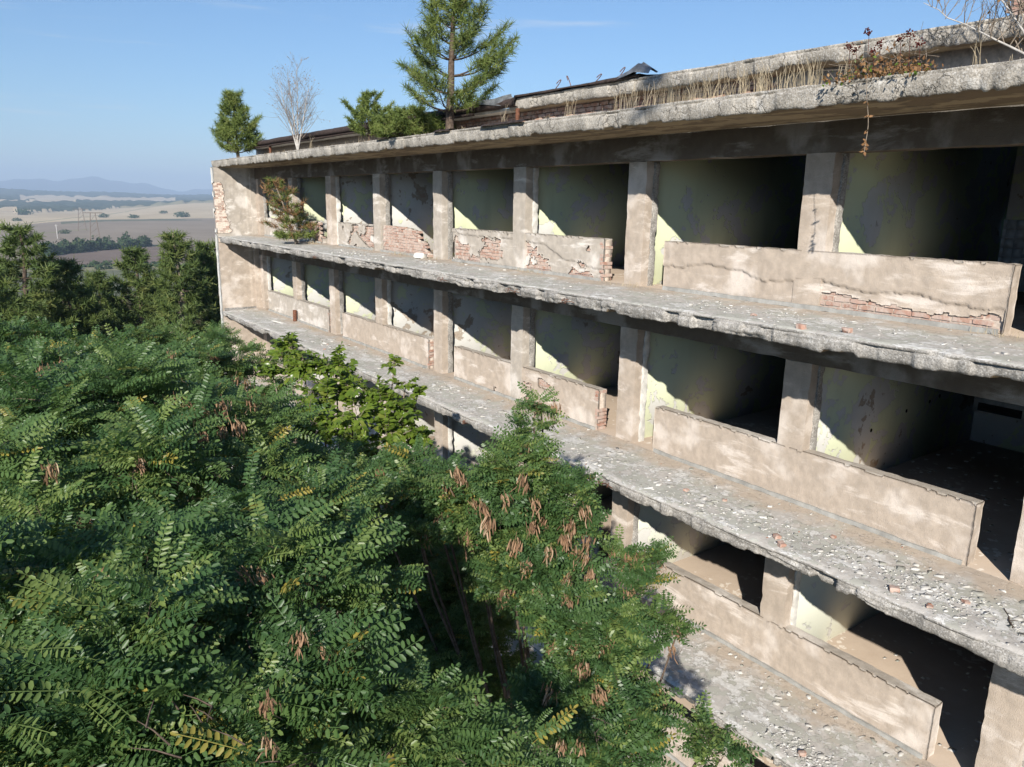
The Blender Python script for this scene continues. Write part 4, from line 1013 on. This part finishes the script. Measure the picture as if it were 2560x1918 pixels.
birch((9.05, 3.55, RZ), .9, 'bare birch leaning in from the right edge of the roof', 702, [(.1, .55, 1.5), (-.2, .9, 1.35), (.25, .15, 1.6), (-.1, 1.25, .75)], .55, 60)
def blades(name, spots, hmin, hmax, mat, seed, label=None, kind='stuff', wid=.0028):
    g = np.random.default_rng(seed); m = len(spots); P = np.array(spots, float)
    h = g.uniform(hmin, hmax, m); lean = g.normal(size=(m, 2))*.22; a = g.random(m)*6.28
    sd = np.stack([np.cos(a), np.sin(a), a*0], 1)*wid
    lv = []
    for t, k in ((0, 1), (.5, .8), (.85, .9), (1.0, .15)):
        c = P + np.stack([lean[:, 0]*h*t*t, lean[:, 1]*h*t*t, h*t*(1-.12*t)], 1); lv += [c-sd*k, c+sd*k]
    V = np.stack(lv, 1).reshape(-1, 3); F = np.array([(0, 1, 3, 2), (2, 3, 5, 4), (4, 5, 7, 6)])
    sp = Soup(); sp.add(V, (F[None]+8*np.arange(m)[:, None, None]).reshape(-1, 4), np.repeat(g.random(m), 8))
    return tag(link(name, sp.mesh(name), mat), label, 'grass', kind=kind)
g = np.random.default_rng(33); spots = []
for c in range(60):
    yc = g.choice([g.uniform(5.4, 9.6), g.uniform(5.6, 8.9), g.uniform(6.4, 9.3), g.uniform(3.5, 31)], p=[.3, .35, .25, .1]); xc = g.uniform(8.66, 8.95)
    for k in range(int(g.integers(5, 13))): spots.append((xc+g.normal(0, .03), yc+g.normal(0, .05), 1.445))
blades('dry_grass', spots, .16, .50, M_GRASS, 34, 'tall straw-coloured dry grass growing along the roof edge')
spots = [(g.uniform(8.65, 9.4), g.uniform(3.5, 31), 1.445) for k in range(1800)]
blades('dry_grass', spots, .03, .12, M_GRASS, 35, 'short withered grass scattered over the roof ledge')
spots = []
for (xx, yy, zz_, n) in ((9.85, 13.2, FL[0], 60), (9.9, 3.72, FL[0], 40), (9.85, 13.3, FL[1], 50), (9.9, 17.3, FL[0], 50), (9.85, 10.0, FL[0], 40), (9.7, 25, FL[0], 120), (9.75, 25.5, FL[1], 80), (9.8, 19, FL[0], 80)):
    for k in range(n): spots.append((xx+g.normal(0, .07), yy+g.normal(0, .25), zz_-.01))
blades('dry_grass', spots, .03, .13, M_GRASS, 36, 'small dry grass tufts at the foot of the parapets and pillars')
# withered creeper
CR = empty('dry_creeper', (8.8, 5.0, 1.45), 'withered brown creeper bush sprawling over the roof edge near the right', 'creeper')
sp = Soup(); st = Soup(); gl = Soup()
V = np.array([(0, 0, 0), (.45, .3, .05), (1, 0, -.1), (.45, -.3, .05)], float); Fq = np.array([[0, 1, 2, 3]])
n = 900; P = np.stack([g.normal(8.72, .17, n), g.uniform(4.45, 5.55, n), 1.45+np.abs(g.normal(.0, .16, n))*(1.2-np.abs(np.linspace(-1, 1, n)))], 1)
P[:, 2] = 1.44 + np.abs(g.normal(0, .13, n))*np.clip(1.25-np.abs(P[:, 1]-5.0)/.55, .2, 1.3)
place(sp, (V, Fq), P, g.normal(size=(n, 3)), g.normal(size=(n, 3))+[0, 0, .6], g.uniform(.03, .065, n), g); link('dry_leaves', sp.mesh('dry_leaves'), M_DRYL, CR)
sel = P[:110]; place(gl, (V, Fq), sel+[-.03, .05, -.02], g.normal(size=(110, 3)), g.normal(size=(110, 3))+[0, 0, .6], np.full(110, .05), g); link('green_leaves', gl.mesh('green_leaves'), M_BROAD, CR)
for k in range(34):
    y0 = g.uniform(4.5, 5.6); st.tube([(8.75, y0, 1.43), (8.7+g.normal(0, .05), y0+g.normal(0, .1), 1.6), (8.66+g.normal(0, .1), y0+g.normal(0, .2), 1.62+abs(g.normal(.08, .1)))], (.004, .003, .002), 4)
tag(link('stems', st.mesh('stems'), M_BARKL, CR), kind='stuff')
M_UMB = m_plain('dark_red_seed_head', (.10, .025, .02), .9, .4, 30)
for (yy, zz_) in ((5.42, 1.83), (5.33, 1.78), (5.05, 1.80), (4.82, 1.83), (4.72, 1.86), (5.2, 1.95), (4.6, 1.74), (5.12, 1.74)):
    u = Soup()
    for k in range(26): c = np.array([8.62, yy, zz_])+g.normal(size=3)*.022; u.box(c-.006, c+.006)
    u.tube([(8.7, yy, 1.45), (8.64, yy, zz_)], .003, 4); link('seed_head', u.mesh('seed_head'), M_UMB, CR)
HV = empty('hanging_vine', (8.36, 4.98, 1.4), 'thin dry vine dangling from the roof edge below the withered creeper', 'vine')
t = np.linspace(0, 1, 10); st = Soup(); pl = np.stack([8.34+.02*np.sin(t*5), 4.98-.09*t+.02*np.sin(t*7), 1.46-.83*t], 1); st.tube(pl, .004, 5); link('stem', st.mesh('stem'), M_BARKL, HV)
for tt in (.35, .52, .55, .72, .86, .9, .93, .96, .99):
    c = np.array([np.interp(tt, t, pl[:, j]) for j in range(3)]); lf = Soup()
    place(lf, (V, Fq), np.repeat(c[None], 3, 0), g.normal(size=(3, 3))+[0, 0, -.7], g.normal(size=(3, 3)), np.full(3, .055), g); link('leaf', lf.mesh('leaf'), M_DRYL, HV)

# ------------------------------------------------------------------ rubble and loose things on the terraces
def m_rubble():
    s = NT('rubble'); r = s.attr('rnd')
    col = s.mix(s.step(r, .15, .5), (.33, .325, .28), (.53, .505, .46)); col = s.mix(s.step(r, .6, .9), col, (.66, .645, .605)); col = s.mix(s.step(r, .985, .99), col, (.46, .20, .12))
    return s.fin(col, .95, s.bump(s.noise(60, 3), .004, .5), .1)
M_RUB = m_rubble()
def rubble(k, n, y0, y1, label, seed, smax=.085):
    g = np.random.default_rng(seed); sp = Soup(); z0 = FL[k]
    y = np.concatenate([g.uniform(y0, y1, n//3), y0+(y1-y0)*g.beta(1, 2.2, n-n//3)])
    cen = [(g.uniform(8.6, 9.6), g.uniform(y0, y1)) for _ in range(14)]
    for i in range(n):
        if i % 5 < 3: c = cen[int(g.integers(14))]; x_, y_ = c[0]+g.normal(0, .22), c[1]+g.normal(0, .38)
        else: x_, y_ = g.uniform(8.5, 9.93), y[i]
        if not (8.52 < x_ < 9.95): continue
        s_ = smax*(.14+.86*g.random()**3.2); m = int(g.integers(5, 8)); a = np.sort(g.random(m)*6.28); rr_ = s_*(.6+.5*g.random(m))
        zz_ = z0-.06*(10-x_)/1.58; h = min(.016, s_*(.10+.2*g.random())); ti = g.normal(0, .10, 2)
        bx, by = rr_*np.cos(a), rr_*np.sin(a)*g.uniform(.6, 1)
        bot = np.stack([x_+bx, y_+by, zz_-.004+bx*0], 1); top = np.stack([x_+bx*.86, y_+by*.86, zz_+h+bx*ti[0]+by*ti[1]], 1)
        Vv = np.concatenate([bot, top, [[x_, y_, zz_+h*1.1]]]); j = np.arange(m); kk = (j+1) % m
        r = g.random(); sp.add(Vv, np.stack([j, kk, kk+m, j+m], 1), r); sp.F.setdefault(3, []).append(np.stack([j+m, kk+m, np.full(m, 2*m)], 1)+sp.n-len(Vv))
    return tag(link('rubble', sp.mesh('rubble'), M_RUB), label, 'rubble', kind='stuff')
rubble(0, 380, 2.2, 26, 'white plaster flakes and grit strewn over the top terrace', 71, .07)
rubble(1, 850, 2.0, 24, 'plaster flakes and stone chips littering the second terrace', 72, .095)
rubble(2, 450, 3.0, 14, 'pale chips and flakes scattered on the lowest visible terrace', 73, .085)
def drift(k, n, cx, cy, sx, sy, label, seed, smax):
    g = np.random.default_rng(seed); sp = Soup()
    for i in range(n):
        x_, y_ = g.normal(cx, sx), g.normal(cy, sy)
        if not (8.5 < x_ < 9.95): continue
        s_ = smax*(.2+.8*g.random()**2.4); m = int(g.integers(4, 7)); a = np.sort(g.random(m)*6.28); rr_ = s_*(.65+.5*g.random(m)); zz_ = FL[k]-.06*(10-x_)/1.58+g.random()*.012; ti = g.normal(0, .10, 2)
        bx, by = rr_*np.cos(a), rr_*np.sin(a)*g.uniform(.5, 1); bot = np.stack([x_+bx, y_+by, zz_-.006+bx*ti[0]+by*ti[1]], 1); top = bot+np.array([0, 0, .006+.004*g.random()])
        Vv = np.concatenate([bot, top]); j = np.arange(m); kk = (j+1) % m; r = .55+.4*g.random() if g.random() < .8 else .25*g.random()
        sp.add(Vv, np.stack([j, kk, kk+m, j+m], 1), r); sp.F.setdefault(3, []).append(np.stack([np.full(m-2, m), j[1:-1]+m, j[2:]+m], 1)+sp.n-len(Vv))
    return tag(link('rubble', sp.mesh('rubble'), M_RUB), label, 'rubble', kind='stuff')
drift(1, 430, 8.95, 3.9, .22, 1.0, 'drift of white plaster flakes at the right end of the second terrace', 76, .06)
drift(1, 170, 8.85, 6.6, .25, .8, 'thin scatter of white flakes below the middle of the second-storey parapet', 77, .05)
drift(0, 170, 9.2, 6.6, .25, 1.3, 'patch of white flakes on the top terrace under the long parapet', 78, .05)
drift(2, 260, 8.75, 5.0, .14, .35, 'heap of white plaster bits at the bottom edge on the lowest terrace', 79, .05)
def indoor_rubble(k, y0, y1, n, seed, label):
    g = np.random.default_rng(seed); sp = Soup()
    for i in range(n):
        c = np.array([g.uniform(10.4, 15.5), g.uniform(y0, y1), FL[k]+.004]); s_ = g.uniform(.01, .045); sp.box(c-[s_, s_*g.uniform(.3, 1), .003], c+[s_, s_*g.uniform(.3, 1), .004], g.random())
    return tag(link('rubble', sp.mesh('rubble'), M_RUB), label, 'rubble', kind='stuff')
indoor_rubble(1, 3.4, 6.4, 150, 74, 'grit on the floor of the dark second-storey room at right')
indoor_rubble(2, 3.4, 6.4, 60, 75, 'grit on the floor of the lowest room at right')
LB = [('brick fragment on the top terrace edge, left of the other two there', 0, 7.95, 5.6), ('brick fragment on the top terrace, the one nearer the right', 0, 8.75, 5.1), ('small brick crumb on the top terrace below the long parapet', 0, 8.9, 6.6),
      ('brick fragment by the parapet skirting on the second terrace, far one', 1, 9.22, 7.06), ('broken brick on the second terrace, upper one of a close pair', 1, 8.76, 5.77), ('broken brick on the second terrace, lower one of a close pair', 1, 8.60, 5.58),
      ('small brick chip farthest along the second terrace', 1, 9.06, 7.69), ('brick chip close under the long second-storey parapet', 1, 9.40, 5.32), ('striped brick piece lying among white rubble on the second terrace', 1, 8.66, 4.05),
      ('reddish brick piece near the door gap of the second terrace', 1, 9.07, 3.43), ('brick crumb on the outer edge of the second terrace near the right', 1, 8.62, 3.62), ('lone broken brick at the bottom edge on the lowest terrace', 2, 8.72, 5.0)]
for i, (lb, k, x_, y_) in enumerate(LB):
    big = i in (0, 1, 4, 5, 8, 11)
    o = tag(link('broken_brick', rough_box((-.055, -.045, 0), (.055, .045, .065) if big else (.03, .03, .035), .03, .012, 800+i, 25), M_BRICK), lb, 'brick', 'loose bricks on the terraces')
    o.location = (max(x_, 8.55), y_, FL[k]-.06*(10-max(x_, 8.55))/1.58-.004); o.rotation_euler = (0, 0, random.random()*3)
def thing_mesh(name, me, mat, loc, rot, lb, cat):
    o = tag(link(name, me, mat), lb, cat); o.location = loc; o.rotation_euler = rot; return o
thing_mesh('concrete_lump', rough_box((-.09, -.16, 0), (.09, .16, .14), .04, .02, 850, 12), M_WHITE, (9.72, 17.65, FL[0]-.015), (0, .3, .4), 'fallen pale concrete lump beside the ruined brick parapet', 'rubble')
thing_mesh('plank_fragment', rough_box((-.05, -.35, 0), (.05, .35, .03), .05, .006, 851, 12), M_WHITE, (9.3, 27.6, FL[1]-.02), (.12, 0, .5), 'pale broken board lying at the far end of the second terrace', 'board')
sp = Soup(); sp.tube([(0, 0, 0), (.01, 0, .42)], .07, 10); thing_mesh('rusty_pipe', sp.mesh('rusty_pipe', True), M_RUST, (9.88, 27.6, FL[1]-.01), (0, 0, 0), 'rusty pipe stub standing at the far end of the second terrace', 'pipe')
sp = Soup(); sp.tube([(0, 0, 0), (.10, .09, .015), (.22, .14, .0), (.34, .24, .02)], (.012, .010, .009, .005), 6); sp.tube([(.10, .09, .015), (.16, .03, .03)], (.006, .003), 5)
thing_mesh('dead_stick', sp.mesh('dead_stick', True), M_BARK, (8.93, 2.85, FL[1]-.035), (0, 0, 0), 'dead twig lying on white rubble at the right of the second terrace', 'stick')
print('details ok')

# ------------------------------------------------------------------ air
hz = Soup(); hz.box((-19000, -19000, float(zq.min())-1.5), (19000, 19000, 470))
hm = bpy.data.materials.new('haze'); hm.use_nodes = True; ht = hm.node_tree; ht.nodes.clear()
ho = ht.nodes.new('ShaderNodeOutputMaterial'); pv = ht.nodes.new('ShaderNodeVolumePrincipled')
pv.inputs['Color'].default_value = (.60, .77, 1.0, 1); pv.inputs['Density'].default_value = 1.5e-4; pv.inputs['Anisotropy'].default_value = -.08
pv.inputs['Density Attribute'].default_value = ''; pv.inputs['Temperature Attribute'].default_value = ''; pv.inputs['Color Attribute'].default_value = ''
ht.links.new(pv.outputs[0], ho.inputs['Volume'])
tag(link('haze', hz.mesh('haze'), hm), kind='stuff')
